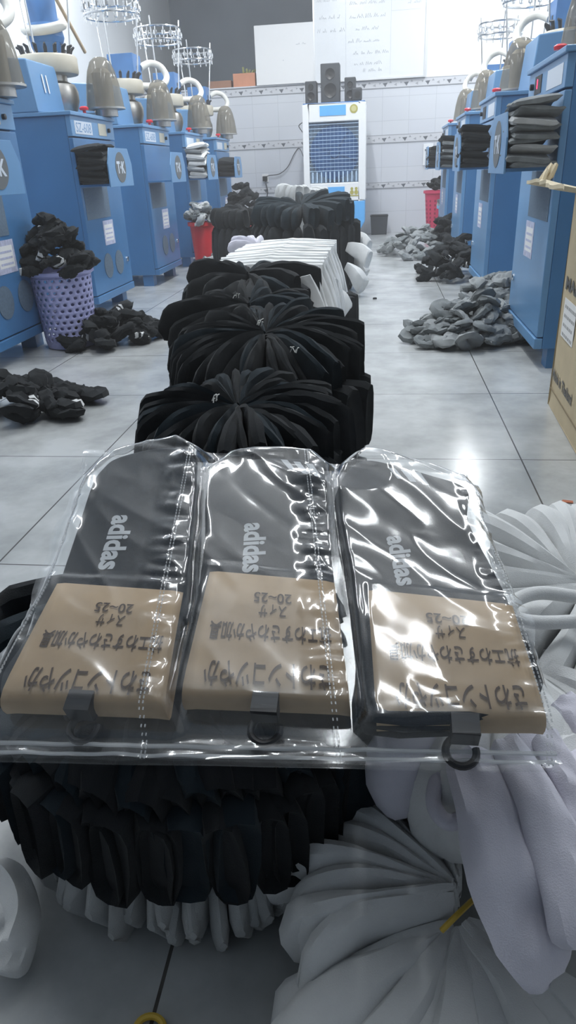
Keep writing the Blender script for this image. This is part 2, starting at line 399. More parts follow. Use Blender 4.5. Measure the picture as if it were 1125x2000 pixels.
tag(b.build('dry_sprig', GREEN, loc=(-1.39, YW1 + .06, ZS + .012)), 'dry yellow-green sprig sticking out of the orange box', 'plant')
open_box('small_box', (-1.68, YW1 + .06, ZS + .012), .12, .06, .065, BROWN, 'low brown card box left of the orange box on the ledge')

# ------------------------------------------------------------------ knitting machines
ORD = ['first', 'second', 'third', 'fourth', 'fifth']
def machine(xf, yc, s, idx, num, label, opts):
    du = 0 if s > 0 else -.17; dk = 0 if s > 0 else -.16; td = opts.get('tray', 0)
    """origin on the floor under the door; +x points to the aisle (mirrored when s < 0)"""
    side = 'left' if s > 0 else 'right'
    t = thing('knitting_machine', (xf, yc, 0), label, 'knitting machine')
    N = lambda: MB(s)
    hw = .29
    N().box((-.62, -hw, .07), (-.022, hw, .925)).build('cabinet', BLUE, t, smooth=False, bevel=.004)
    for u in (-.55, -.08):
        for v in (-.24, .24): N().box((u - .035, v - .035, 0), (u + .035, v + .035, .07)).build('leg', BLUE if u > -.3 else DARK, t, smooth=False)
    # door with an inset lower lip
    d = N(); d.box((-.022, -hw, .11), (0, hw, .832)); d.box((-.022, -hw, .07), (.006, hw, .106)); door = d.build('door', LBLUE if s < 0 else BLUE, t, smooth=False, bevel=.003)
    if opts.get('vents', True):
        for v in (-.065, .105):
            N().lathe((.0006, v, .235), [(.0, 0), (.062, 0), (.062, .002), (.055, .0022), (.0, .0021)], 28, 'X').build('vent', MESHG, door)
    N().box((0, -.30 + .04, .47), (.0015, .07, .615)).build('mesh_grille', MESHG, door, smooth=False)
    lk = N(); lk.lathe((0, .235, .235), [(.013, 0), (.013, .006), (.008, .008)], 12, 'X'); lk.box((.006, .231, .222), (.010, .239, .248)); lk.build('lock', CHROME, door)
    st = N(); st.box((0, -.065, .335), (.001, .085, .455)); st.mi = 1; st.box((0, -.05, .355), (.0013, .07, .435)); st.mi = 2
    for q in range(3): st.box((0, -.04, .365 + q * .022), (.0016, .06, .373 + q * .022))
    st.build('sticker', [STICK1, PAPER, STICK1], door, smooth=False)
    # control strip
    cp = N().box((-.022, -hw, .838), (.002, hw, .925)).build('control_strip', LBLUE, t, smooth=False, bevel=.002)
    N().box((.002, -.25, .85), (.0032, -.03, .905)).build('name_plate', PANELW, cp, smooth=False)
    dsp = N().box((.002, .06, .853), (.004, .17, .907)).build('display', BEIGE if s > 0 else DARK, cp, smooth=False)
    N().lathe((.002, .20, .88), [(.010, 0), (.010, .012), (.006, .013)], 12, 'X').build('knob', BLACKP, cp)
    x0 = s * .0036
    if s > 0 and idx in (1, 2): text('plate_lettering', 'SZ-608', frame((x0, -.235 if s > 0 else -.045, .858), (0, s, 0), (0, 0, 1), .19, .04), LBLUE, cp)
    if opts.get('led'):
        text('digit', '8', frame((s * .0045, .125 if s > 0 else .135, .868), (0, s, 0), (0, 0, 1), .02, .03), LED, dsp)
    # deck plate and red stop button
    N().box((-.64, -hw - .01, .925), (.012, hw + .01, .942)).build('deck', LBLUE, t, smooth=False, bevel=.003)
    bt = N().lathe((-.035, .0, .942), [(.008, 0), (.008, .02), (.021, .022), (.023, .032), (.014, .038)], 14).build('stop_button', RED, t)
    # sock tray with logo plate
    tr = N(); tr.box((0, -.29 + td, .62), (.15, -.0 + td, .63))
    tray = tr.build('tray', BLUE, t, smooth=False)
    pl = [(.15, -.295 + td, .615), (.15, .055 + td, .615), (.15, .055 + td, .715), (.15, .012 + td, .785), (.15, -.252 + td, .785), (.15, -.295 + td, .715)]
    plate = N().prism(pl, (.006, 0, 0)).build('logo_plate', LBLUE, tray, smooth=False, bevel=.001)
    em = N(); em.prism([(.1562, -.12 + td + .075 * math.cos(a), .70 + .068 * math.sin(a)) for a in [2 * math.pi * k / 28 for k in range(28)]], (.0012, 0, 0))
    eo = em.build('logo_disc', GREYL, plate, smooth=False)
    text('logo_lettering', 'T·K', frame((s * .158, td + (-.178 if s > 0 else -.062), .673), (0, s, 0), (0, 0, 1), .116, .054), PANELW, eo, bold=.04)
    # upper units
    bx = N(); bx.prism([(-.40, -.30, .942), (-.14, -.30, .942), (-.16, -.30, 1.155), (-.40, -.30, 1.175)], (0, .32, 0)); ub = bx.build('drive_box', LBLUE, t, smooth=False, bevel=.006)
    if num == '11': text('unit_number', num, frame((s * -.1435, -.18 if s > 0 else -.10, 1.03), (0, s, 0), (s * -.09, 0, 1), .055, .075), PAPER, ub, bold=.02)
    kh = N(); kh.lathe((-.24 + dk, .13, 0), [(.06, .942), (.09, .95), (.115, .975), (.13, 1.02), (.13, 1.06), (.118, 1.09), (.085, 1.105), (.085, 1.135)], 28); kh.build('knitting_drum', STEEL, t)
    N().lathe((-.24 + dk, .13, 0), [(.09, 1.13), (.142, 1.135), (.147, 1.145), (.147, 1.205), (.14, 1.215), (.09, 1.22)], 32).build('drum_ring', CREAM, t)
    fe = N()
    for k in range(16):
        a = 2 * math.pi * k / 16; q = Vector((-.24 + dk + .11 * math.cos(a), .13 + .11 * math.sin(a), 1.205))
        fe.tube([q, q + Vector((.012 * math.cos(a), .012 * math.sin(a), .03 + .02 * rnd.random())), q + Vector((.03 * math.cos(a), .03 * math.sin(a), .05))], [.008, .010, .005], 6)
    fe.build('yarn_finger', DARK, t)['kind'] = 'stuff'
    dv = opts.get('dome', .2)
    N().lathe((du, dv, 0), [(.098, .985), (.096, .992), (.092, 1.03), (.084, 1.09), (.07, 1.15), (.052, 1.19), (.03, 1.208), (.004, 1.213)], 26, cap=(False, True)).build('dome_cover', DOME, t)
    ar = N(); ar.lathe((du, dv, 0), [(.06, .945), (.06, .975), (.102, .978), (.102, .986), (.05, .99), (.05, 1.14), (.03, 1.16)], 22); ar.box((du - .12, dv - .04, .942), (du, dv + .04, .965)); ar.build('needle_cylinder', STEEL, t)
    # suction motor on a post, white hose
    mx, my = -.25 + dk, .30
    rz_ = .07 if opts.get('round') else 0
    if rz_: mx -= .05
    N().tube([(mx - .04, my, .942), (mx, my, 1.16 + rz_)], .018, 10).build('motor_post', STEEL, t)
    mo = N(); mo.lathe((mx, my, rz_), [(.03, 1.12), (.05, 1.14), (.085, 1.225)], 16)
    if opts.get('round'): mo.lathe((mx, my, rz_), [(.085, 1.225), (.095, 1.25), (.085, 1.30), (.075, 1.31), (.075, 1.56), (.03, 1.57)], 24)
    else: mo.box((mx - .085, my - .085, 1.225), (mx + .085, my + .085, 1.375))
    mo.mi = 1; mo.box((mx + .083, my - .02, 1.25 + rz_ * .5), (mx + .0865, my + .01, 1.31 - rz_ * .3)); mo.build('suction_motor', [DBLUE, DARK], t, smooth=True, bevel=.005)
    if opts.get('round'): N().tube([(mx + .095 * math.cos(2 * math.pi * q / 28), my + .095 * math.sin(2 * math.pi * q / 28), 1.37 + .03 * math.sin(2 * math.pi * q / 28)) for q in range(28)], .024, 10, True).build('hose_ring', HOSE, t)
    if not opts.get('round'): N().tube(smooth_path([(-.14 + dk, .16, 1.185), (-.08 + dk, .28, 1.19), (-.03 + dk, .40, 1.21), (-.02 + dk, .47, 1.26), (-.06 + dk, .49, 1.32), (-.12 + dk, .45, 1.34), (-.17 + dk, .38, 1.31)], 7), .021, 10).build('suction_hose', HOSE, t)
    # creel: double ring on posts with yarn guides
    for z, r in ((1.56, .17), (1.64, .17)):
        N().tube([(-.24 + dk + r * math.cos(2 * math.pi * k / 36), .13 + r * math.sin(2 * math.pi * k / 36), z) for k in range(36)], .007, 8, True).build('creel_ring', CHROME, t)
    for k in range(3):
        a = 2 * math.pi * k / 3 + .5
        N().tube([(-.24 + dk + .165 * math.cos(a) * .7, .13 + .165 * math.sin(a) * .7, 1.2), (-.24 + dk + .17 * math.cos(a), .13 + .17 * math.sin(a), 1.70)], .005, 6).build('creel_post', CHROME, t)
    yg = N()
    for k in range(18):
        a = 2 * math.pi * k / 18; q = Vector((-.24 + dk + .17 * math.cos(a), .13 + .17 * math.sin(a), 1.535))
        yg.tube([q, q + Vector((0, 0, .11))], .0035, 5); yg.lathe(q + Vector((0, 0, .045)), [(.004, 0), (.014, .004), (.014, .03), (.004, .034)], 8)
    yg.build('yarn_guide', CHROME, t)['kind'] = 'stuff'
    return t
LEFTS = [(2.70, '10'), (3.85, '11'), (4.95, '12'), (5.97, '13'), (7.05, '14')]
LLAB = ['blue sock knitting machine cut off by the left edge of the photo', 'blue sock knitting machine with 11 on its drive box behind the lilac basket', 'blue sock knitting machine in front of the red bucket with grey socks', 'blue sock knitting machine with white socks in its tray behind the red bucket', 'farthest blue sock knitting machine of the left row near the tiled wall']
for i, (yc, num) in enumerate(LEFTS):
    machine(-1.44, yc, 1, i, num, LLAB[i], dict(dome=.22 if i != 2 else .16, tray=-.10 if i == 0 else 0, round=(i == 1)))
RIGHTS = [(2.75, '1'), (4.15, '2'), (5.47, '3'), (6.75, '4')]
RLAB = ['blue sock knitting machine with red digit display beside the carton', 'blue sock knitting machine behind the front grey sock heap on the right', 'blue sock knitting machine beside the black sock heap on the right', 'farthest blue sock knitting machine of the right row near the crimson basket']
for i, (yc, num) in enumerate(RIGHTS):
    machine(.53, yc, -1, i, num, RLAB[i], dict(dome=.2, led=(i == 0), vents=False))
b = MB(); p0, p1 = at_x(104, -12, -1.60), at_x(166, 102, -1.60)
b.tube([p0, p1], .009, 8); tag(b.build('wooden_stick', WOOD), 'pale wooden stick leaning on the machine marked 11', 'stick')

# ------------------------------------------------------------------ air cooler
XA, XB, YF = -.765, -.155, 7.65
ct = thing('air_cooler', ((XA + XB) / 2, YF, 0), 'tall white and blue evaporative air cooler against the back wall', 'air cooler')
hx = (XB - XA) / 2
b = MB(); zg0, zg1 = .527, 1.06
b.box((-hx, 0, .36), (-hx + .06, .38, 1.21)); b.box((hx - .06, 0, .36), (hx, .38, 1.21)); b.box((-hx + .06, 0, zg1), (hx - .06, .38, 1.21)); b.box((-hx + .06, 0, .36), (hx - .06, .38, zg0)); b.box((-hx + .06, .30, zg0), (hx - .06, .38, zg1))
b.build('housing', WHITEP, ct, smooth=False, bevel=.008)
b = MB(); b.rings([[(-hx + .04, .02, .07), (hx - .06, .02, .07), (hx - .06, .36, .07), (-hx + .04, .36, .07)], [(-hx + .01, .0, .16), (hx - .005, .0, .16), (hx - .005, .38, .16), (-hx + .01, .38, .16)], [(-hx + .005, .0, .355), (hx - .005, .0, .355), (hx - .005, .38, .355), (-hx + .005, .38, .355)]])
b.build('water_tank', SKYBLUE, ct, smooth=False, bevel=.006)
MB().box((-hx + .01, .01, 1.21), (hx - .01, .38, 1.222)).build('top_plate', DBLUE, ct, smooth=False)
MB().box((-hx + .06, .14, zg0), (hx - .06, .16, zg1)).build('back_pad', PADB, ct, smooth=False)
MB().lathe((0, .06, .795), [(.0, 0), (.24, 0), (.24, .07), (.0, .07)], 40, 'Y').build('fan_shroud', FANDARK, ct, smooth=False)
fb = MB(); fb.lathe((0, .045, .795), [(.0, 0), (.045, .0), (.05, .015)], 16, 'Y')
for k in range(5):
    a = 2 * math.pi * k / 5; c, s_ = math.cos(a), math.sin(a)
    fb.prism([(c * .05 - s_ * -.02, .05, .795 + s_ * .05 + c * -.02), (c * .21 - s_ * -.07, .042, .795 + s_ * .21 + c * -.07), (c * .22 - s_ * .06, .055, .795 + s_ * .22 + c * .06), (c * .05 - s_ * .03, .055, .795 + s_ * .05 + c * .03)], (0, .004, 0))
fb.build('fan', FANDARK, ct, smooth=False)
g = MB()
for k in range(13):
    z = zg0 + .11 + k * (zg1 - zg0 - .13) / 12; g.box((-hx + .062, .012, z - .0025), (hx - .062, .02, z + .0025))
for k in range(13):
    x = -hx + .08 + k * (2 * hx - .16) / 12; g.box((x - .0012, .03, zg0), (x + .0012, .033, zg1))
for k in range(11):
    x = -hx + .09 + k * (2 * hx - .18) / 10; g.box((x - .007, .012, zg0 + .005), (x + .007, .022, zg0 + .10))
g.build('louvre', GRILLE, ct, smooth=False)
MB().box((-.135, -.006, 1.11), (.115, .0, 1.195)).build('control_panel', SKYBLUE, ct, smooth=False)
b = MB(); b.lathe((.19, -.003, 1.158), [(.0, 0), (.038, 0), (.038, .004), (.0, .004)], 24, 'Y'); b.mi = 1; b.lathe((.19, -.005, 1.158), [(.0, 0), (.024, 0), (.024, .002), (.0, .002)], 20, 'Y'); b.build('round_badge', [YEL, mat('badge_pale', (.55, .52, .25), .4)], ct, smooth=False)
MB().box((-.10, -.004, .385), (.10, .0, .49)).build('blue_label', SKYBLUE, ct, smooth=False)
b = MB(); b.box((.15, -.003, .40), (.24, 0, .41)); 
for x in (.172, .215): b.lathe((x, -.003, .435), [(.0, 0), (.02, 0), (.02, .003), (.0, .003)], 14, 'Y'); b.lathe((x, -.003, .468), [(.0, 0), (.014, 0), (.014, .003), (.0, .003)], 14, 'Y')
b.build('lower_badge', YEL, ct, smooth=False)
for x in (-hx + .09, hx - .09):
    for y in (.06, .32): MB().lathe((x, y, .035), [(.0, -.014), (.035, -.014), (.035, .014), (.0, .014)], 16, 'X').build('caster', DARK, ct)
    
def speaker(x0, x1, z, y, label, r):
    t = thing('loudspeaker', ((x0 + x1) / 2, y, 1.222), label, 'loudspeaker', rz=0)
    h = (x1 - x0) / 2
    MB().box((-h, 0, 0), (h, .16, z)).build('case', SPK, t, smooth=False, bevel=.008)
    for zz, rr in (r): MB().lathe((0, -.002, zz), [(rr, .002), (rr, -.004), (rr * .85, .0), (rr * .3, .0015), (.002, .0)], 24, 'Y', cap=(False, True)).build('driver', BLACKP, t)
speaker(-.585, -.405, .32, YF + .05, 'tallest charcoal loudspeaker in the middle on top of the air cooler', ((.10, .06), (.235, .045)))
speaker(-.735, -.625, .185, YF + .05, 'small dark loudspeaker left of the tall one on the air cooler', ((.06, .035), (.135, .025)))
speaker(-.36, -.255, .20, YF + .06, 'small dark loudspeaker right of the tall one on the air cooler', ((.06, .035), (.14, .025)))
t = thing('radio_unit', (-.235, YF + .01, 1.222), 'little dark rounded unit in front of the right small loudspeaker', 'radio')
MB().box((-.055, 0, 0), (.042, .045, .11)).build('casing', SPK, t, smooth=False, bevel=.015); MB().lathe((.0, -.002, .05), [(.0, 0), (.03, 0), (.03, .003)], 16, 'Y').build('dial', BLACKP, t)
# cable and outlet
o1 = at_y(518, 350, YW1 - .02)
t = thing('wall_outlet', (o1.x, YW1, o1.z), 'dark plug in a wall outlet left of the air cooler', 'outlet')
MB().box((-.035, -.012, -.03), (.035, -.002, .05)).build('face_plate', PAPER, t, smooth=False, bevel=.003); MB().box((-.025, -.05, -.02), (.025, -.012, .03)).build('plug', BLACKP, t, smooth=False, bevel=.006)
b = MB(); path = [at_y(px, py, YW1 - .03) for px, py in ((519, 356), (522, 344), (545, 340), (562, 326), (575, 300), (585, 290))] + [Vector((XA - .01, 7.95, .75)), Vector((XA - .005, 7.9, .95)), Vector((XA - .03, 7.9, 1.0)), Vector((XA - .06, 7.9, 1.05)), Vector((XA - .02, 7.9, 1.08))]
b.tube(smooth_path(path, 5), .004, 6); b.tube(smooth_path([at_y(519, 358, YW1 - .03), at_y(523, 375, YW1 - .03), at_y(520, 395, YW1 - .03), at_y(521, 452, YW1 - .03)], 4), .005, 6)
tag(b.build('power_cable', BLACKP), 'thin dark cable running from the outlet to the air cooler', 'cable')
t = thing('waste_bin', (-.015, 8.12, 0), 'small black tub on the floor right of the air cooler', 'bin')
b = MB(); k = [(1, 1), (-1, 1), (-1, -1), (1, -1)]
b.rings([[(x * .08, y * .07, 0) for x, y in k], [(x * .092, y * .08, .19) for x, y in k], [(x * .083, y * .072, .19) for x, y in k], [(x * .075, y * .066, .02) for x, y in k]]); b.build('tub', SPK, t, smooth=False, bevel=.006)
MB().tube([(x * .092, y * .08, .187) for x, y in k], .006, 6, True).build('rim', BLACKP, t)
p = at_y(836, 302, YW1 - .02)
t = thing('wall_bracket', (p.x, YW1, p.z), 'white bracket fixed to the tiled wall beside the right machines', 'bracket')
MB().box((-.05, -.01, -.10), (.05, 0, .10)).build('back_plate', WALLM, t, smooth=False, bevel=.002); MB().tube([(0, -.01, -.03), (0, -.05, -.04), (0, -.06, .02)], .01, 8).build('hook', STEEL, t)
MB().tube([(-.03, -.012, .05), (.0, -.016, .01), (.03, -.012, .05)], .006, 6).build('clip', DARK, t)

# ------------------------------------------------------------------ baskets, bin
def basket(loc, r0, r1, h, m, label, nx=24, nz=11, hole=.265, rim=.012):
    t = thing('basket', loc, label, 'basket')
    b = MB(); z0, z1 = h * .10, h * .93
    rad = lambda z: r0 + (r1 - r0) * z / h
    for j in range(nz):
        for i in range(nx):
            off = .5 * (j % 2)
            P = lambda a, c: (rad(z0 + (z1 - z0) * (j + c) / nz) * math.cos(2 * math.pi * (i + off + a) / nx), rad(z0 + (z1 - z0) * (j + c) / nz) * math.sin(2 * math.pi * (i + off + a) / nx), z0 + (z1 - z0) * (j + c) / nz)
            sq = [(0, 0), (.5, 0), (1, 0), (1, .5), (1, 1), (.5, 1), (0, 1), (0, .5)]
            A = [b.v(P(*q)) for q in sq]
            B = [b.v(P(.5 + hole * math.cos(R(225 + 45 * k)), .5 + hole * 1.05 * math.sin(R(225 + 45 * k)))) for k in range(8)]
            for k in range(8): b.face([A[k], A[(k + 1) % 8], B[(k + 1) % 8], B[k]])
    w_ = b.build('wall_mesh', m, t); so = w_.modifiers.new('solid', 'SOLIDIFY'); so.thickness = .003; so.offset = -1
    MB().lathe((0, 0, 0), [(.001, .004), (r0 - .004, .004), (rad(z0) , z0), (rad(z0) - .003, z0), (r0 - .006, .008), (.001, .008)], 40, cap=(False, False)).build('base', m, t)
    MB().lathe((0, 0, 0), [(rad(z1) - .002, z1), (r1 + rim, h - .012), (r1 + rim, h), (r1 - .004, h), (r1 - .004, z1), (rad(z1) - .002, z1)], 40, cap=(False, False)).build('rim', m, t)
    return t
basket((-1.335, 2.94, 0), .107, .126, .318, LILACP, 'perforated lilac plastic basket heaped with black socks beside the blue machines')
def bucket(loc, r0, r1, h, m, label, slots=0, square=False):
    t = thing('bucket' if not slots else 'laundry_basket', loc, label, 'bucket' if not slots else 'basket')
    b = MB(); b.lathe((0, 0, 0), [(.001, 0), (r0, 0), (r1, h), (r1 - .005, h), (r0 - .005, .006), (.001, .006)], 32, cap=(False, False)); b.build('shell', m, t)
    MB().lathe((0, 0, 0), [(r1 - .002, h - .03), (r1 + .014, h - .025), (r1 + .014, h), (r1 - .006, h), (r1 - .006, h - .03), (r1 - .002, h - .03)], 32, cap=(False, False)).build('rim', m, t)
    if slots:
        b = MB()
        for j in range(slots):
            z = h * (.12 + .72 * j / slots)
            rr = r0 + (r1 - r0) * z / h
            for i in range(14):
                a = 2 * math.pi * i / 14; c, s_ = math.cos(a), math.sin(a)
                b.prism([((rr + .0015) * c - s_ * q, (rr + .0015) * s_ + c * q, z + e) for q, e in ((-.008, 0), (.008, 0), (.008, h * .045), (-.008, h * .045))], (c * .0005, s_ * .0005, 0))
        b.build('slots', mat('slot_' + m.name, [c * .45 for c in m.node_tree.nodes['Principled BSDF'].inputs[0].default_value[:3]], .6), t, smooth=False)
    return t
bucket((-1.31, 5.46, 0), .07, .095, .34, RED, 'red plastic bucket filled with grey socks beside the left machines')
bucket((.56, 7.78, 0), .09, .125, .42, PINKRED, 'crimson slotted laundry basket near the tiled wall on the right', slots=8)
bucket((.66, 7.32, 0), .09, .12, .30, CYANP, 'pale blue tub behind the far grey sock heap')
bucket((-1.24, 6.65, 0), .08, .12, .36, RED, 'red tub mostly hidden behind the flat black stack on the left')

# ------------------------------------------------------------------ carton on the right
t = thing('carton', (.50, 2.06, 0), 'tall open cardboard carton at the right edge of the aisle', 'carton', rz=R(-2.5))
b = MB(); W_, D_, H_ = .42, .52, .575
b.box((0, -D_, 0), (W_, 0, .005)); b.box((0, -D_, .005), (.006, 0, H_)); b.box((W_ - .006, -D_, .005), (W_, 0, H_)); b.box((.006, -.006, .005), (W_ - .006, 0, H_)); b.box((.006, -D_, .005), (W_ - .006, -D_ + .006, H_))
b.build('carton_body', CARTON, t, smooth=False, bevel=.006)
b = MB(); pts = []
for k in range(15):
    v = -D_ + D_ * k / 14; e = rnd.uniform(-.008, .008)
    pts.append((v, e))
top = [b.v((.004, v, H_)) for v, e in pts]; out = [b.v((-.12 + e, v + .0 * e, H_ + .03 + e * .5)) for v, e in pts]; out2 = [b.v((-.12 + e, v, H_ + .022 + e * .5)) for v, e in pts]; low = [b.v((.004, v, H_ - .006)) for v, e in pts]
for A, B in ((top, out), (out, out2), (out2, low), (low, top)):
    for i in range(14): b.face([A[i], A[i + 1], B[i + 1], B[i]])
b.face([top[0], out[0], out2[0], low[0]]); b.face([top[-1], out[-1], out2[-1], low[-1]])
fl = b.build('flap', CARTONIN, t, smooth=False)
b = MB()
for k in range(7): b.tube(smooth_path([(-.10 + .03 * rnd.random(), -.06 + .01 * k, H_ + .025), (-.09 + .03 * rnd.random(), -.05 + .01 * k, H_ + .045 + .02 * rnd.random()), (-.07, -.03, H_ + .035)], 3), .006, 6)
b.build('torn_edge', CARTONIN, fl)
MB().box((-.0012, -.205, .215), (0, -.05, .315)).build('paper_label', PAPER, t, smooth=False)
b = MB()
for k in range(4):                                            # print too blurred to read in the photo
    v = -.065
    while v > -.185:
        ln = rnd.uniform(.008, .022); b.box((-.0016, v - ln, .292 - k * .024), (-.0012, v, .300 - k * .024)); v -= ln + .006
b.build('blurred_print', mat('faded_ink', (.38, .38, .38), .8), t, smooth=False)
text('carton_lettering', 'MADE', frame((-.0012, -.035, .335), (0, -1, 0), (0, 0, 1), .22, .034), INKG, t, bold=.03)
text('carton_lettering', 'Made in Thailand', frame((-.0012, -.012, .085), (0, -1, 0), (0, 0, 1), .27, .030), INKG, t, bold=.03)
MB().box((-.0012, -D_, .052), (0, 0, .056)).build('crease_line', CREASE, t, smooth=False)

# ------------------------------------------------------------------ sock meshes
def petal(L, th, hg, end, seed, droop=0.0, bend=.012, rings=16, seg=12):
    """one flat folded sock standing on edge: x outwards, top edge near z = 0"""
    q = random.Random(seed); rs = []
    ph, fr = q.uniform(0, 6.28), q.uniform(.6, 1.4); rise = q.uniform(.0, .012); tw0 = q.uniform(-.13, .13)
    for i in range(rings + 1):
        s = i / rings
        ty = th * (1 if end == 'flat' else .16 + .84 * s ** .8) / 2 * (1 + .10 * math.sin(9 * s + ph)); hz = hg * (.5 + .5 * min(1, s * 1.5) ** .8) / 2
        e = 1.0
        if end == 'toe' and s > .86: e = max(.16, math.sqrt(max(0, 1 - ((s - .86) / .14) ** 2)))
        if end == 'cuff' and i == rings: e = .72
        if end == 'flat': e = math.sqrt(max(.1, 1 - abs(2 * s - 1) ** 8)); hz = hg / 2
        ty *= max(.3, e ** .6); hz *= e if end == 'toe' else (1 if e == 1 else .93)
        y0 = bend * math.sin(math.pi * s * fr + ph) * s
        zc = -hg / 2 + rise * math.sin(math.pi * s) - droop * s ** 2.0
        tw = tw0 * s
        ring = []
        for k in range(seg):
            a = 2 * math.pi * k / seg; c, s_ = math.cos(a), math.sin(a)
            ey, ez = (.8, .72) if end == 'toe' else (.5, .62)
            y = ty * (abs(c) ** ey) * (1 if c > 0 else -1); z = hz * (abs(s_) ** ez) * (1 if s_ > 0 else -1)
            y, z = y * math.cos(tw) - z * math.sin(tw), y * math.sin(tw) + z * math.cos(tw)
            nz = noise.noise(Vector((s * 5 + seed, k * .7, seed * 1.7))) * .004
            ring.append((s * L + (0.004 * c if end == 'cuff' and i == rings else 0), y0 + y + nz, zc + z + nz * .7))
        rs.append(ring)
        if end == 'cuff' and i == rings:     # recessed mouth of the welt
            rs.append([(p[0] - .008, y0 + (p[1] - y0) * .55, zc + (p[2] - zc) * .8) for p in ring])
    b = MB(); b.rings(rs); return b
PET = {}
def petal_mesh(kind, m, key):
    k = (kind, m.name, key)
    if k not in PET:
        L, th, hg, end, droop = kind
        o = petal(L, th, hg, end, 11 + key * 7, droop).build('tmp', m)
        PET[k] = o.data; bpy.data.objects.remove(o)
    return PET[k]
def rosette(c, n, a0, a1, L, th, hg, mats, name, label, cat_group, tilt=(0, 0), ends=('toe', 'cuff'), droop=0.0, dj=.008, jit=1.0, stuff=None, endfn=None):
    T = Matrix.Translation(Vector(c)) @ Matrix.Rotation(R(tilt[0]), 4, 'X') @ Matrix.Rotation(R(tilt[1]), 4, 'Y')
    joined = bmesh.new() if stuff else None
    for k in range(n):
        a = a0 + (a1 - a0) * (k + .5) / n + rnd.uniform(-2.2, 2.2) * jit
        end = endfn(a % 360) if endfn else ends[0 if (a % 360) > 90 and (a % 360) < 275 else 1]
        m = mats[rnd.randrange(len(mats))]
        me = petal_mesh((L, th, hg, end, droop), m, rnd.randrange(5))
        sx = 1 + rnd.uniform(-.09, .07) * jit
        W = T @ Matrix.Rotation(R(a), 4, 'Z') @ Matrix.Rotation(R(rnd.uniform(-3, 3.5) * jit), 4, 'Y') @ Matrix.Translation((.006, 0, rnd.uniform(-dj, dj))) @ Matrix.Diagonal((sx, rnd.uniform(.85, 1.15), rnd.uniform(.92, 1.06), 1))
        if stuff:
            me2 = me.copy(); me2.transform(W); joined.from_mesh(me2); bpy.data.meshes.remove(me2); continue
        o = bpy.data.objects.new(name, me); COL.objects.link(o); o.matrix_world = W
        tag(o, label, 'sock', cat_group)
    if stuff:
        me = bpy.data.meshes.new(stuff); joined.to_mesh(me); joined.free(); me.materials.append(mats[0])
        o = bpy.data.objects.new(stuff, me); COL.objects.link(o); tag(o, label, 'socks', kind='stuff'); return o
def thread(c, n, label):
    b = MB(); q = random.Random(int(c[0] * 1000 + c[1] * 77))
    for i in range(n):
        p = Vector(c) + Vector((q.uniform(-.01, .01), q.uniform(-.01, .01), .0)); d = Vector((q.uniform(-.01, .01), q.uniform(-.012, .012), q.uniform(.006, .014)))
        b.tube([p, p + d * .5 + Vector((0, 0, .004)), p + d], .0010, 5)
    tag(b.build('tying_thread', THREAD), label, 'thread')
B2 = [BLK, BLK, BLK2]
# bundle row, nearest pile under the bag
FX, FY = -.185, .60
rosette((FX, FY, .322), 16, 202, 375, .205, .04, .085, B2, 'black_sock', 'black folded sock in the fan directly under the clear bag', 'black socks of the fan under the clear bag', tilt=(19, 0))
rosette((FX, FY, .322), 10, 30, 150, .13, .05, .085, B2, 'black_sock', 'black sock at the back of the fan under the clear bag', 'black socks at the back under the clear bag', tilt=(10, 0))
rosette((FX, FY - .01, .262), 38, 196, 395, .215, .044, .12, B2, 'black_sock', 'black folded sock hanging at the front of the pile below the clear bag', 'black socks at the front of the pile below the bag', tilt=(8, 0), droop=.02, ends=('cuff', 'cuff'), jit=.35, dj=.003)
rosette((FX, FY - .01, .198), 40, 190, 400, .222, .042, .105, B2, 'black_sock', 'black folded sock in the lower black layer above the pale fringe', 'black socks of the lower layer above the fringe', droop=.006, ends=('cuff', 'cuff'), jit=.3, dj=.005)
rosette((FX + .01, FY, .088), 62, 180, 400, .222, .022, .085, [GRY2], 'grey_sock', 'pale grey folded sock in the fringe at the foot of the black pile', 'pale grey socks of the fringe on the floor', ends=('toe', 'toe'), jit=.5)
# front stack: two black fans on top
rosette((-.235, 1.44, .372), 46, 0, 360, .205, .024, .10, B2, 'black_sock', 'black folded sock in the upper fan of the front stack', 'black socks of the upper fan of the front stack', tilt=(8, -1), droop=.04, dj=.009, jit=1.8)
rosette((-.235, 1.43, .26), 22, 130, 410, .205, .05, .14, [BLK], 'black_sock', 'black body of the layer just below the upper fan', None, stuff='sock_stack')
rosette((-.235, 1.43, .165), 16, -90, 60, .20, .03, .08, [GRY2], 'grey_sock', 'pale grey sock showing at the right side of the front stack', 'pale grey socks at the side of the front stack', ends=('toe', 'toe'))
rosette((-.235, 1.43, .085), 14, -90, 60, .20, .036, .085, [GRY], 'grey_sock', 'mid grey sock in the bottom layer of the front stack', 'mid grey socks at the bottom of the front stack')
rosette((-.232, 1.10, .325), 46, 0, 360, .17, .024, .11, B2, 'black_sock', 'black folded sock in the lower front fan that hangs towards the bag', 'black socks of the lower front fan', tilt=(5, -1), droop=.03, dj=.009, jit=1.6)
rosette((-.225, 1.09, .245), 24, 130, 410, .165, .05, .19, [BLK], 'black_sock', 'black body under the lower front fan behind the bag', None, stuff='sock_stack')
rosette((-.215, 1.07, .11), 20, 170, 400, .17, .034, .11, [GRY], 'grey_sock', 'grey sock in the bottom layer behind the clear bag', 'grey socks at the bottom behind the bag')
rosette((-.335, 1.83, .362), 40, 0, 360, .21, .026, .10, B2, 'black_sock', 'black folded sock in the fan behind the upper fan', 'black socks of the fan behind the upper fan', tilt=(3, 0), droop=.03, dj=.012, jit=2)
rosette((-.335, 1.85, .26), 20, 130, 410, .21, .06, .26, [BLK], 'black_sock', 'black body low in the stack behind the upper fan', None, stuff='sock_stack')
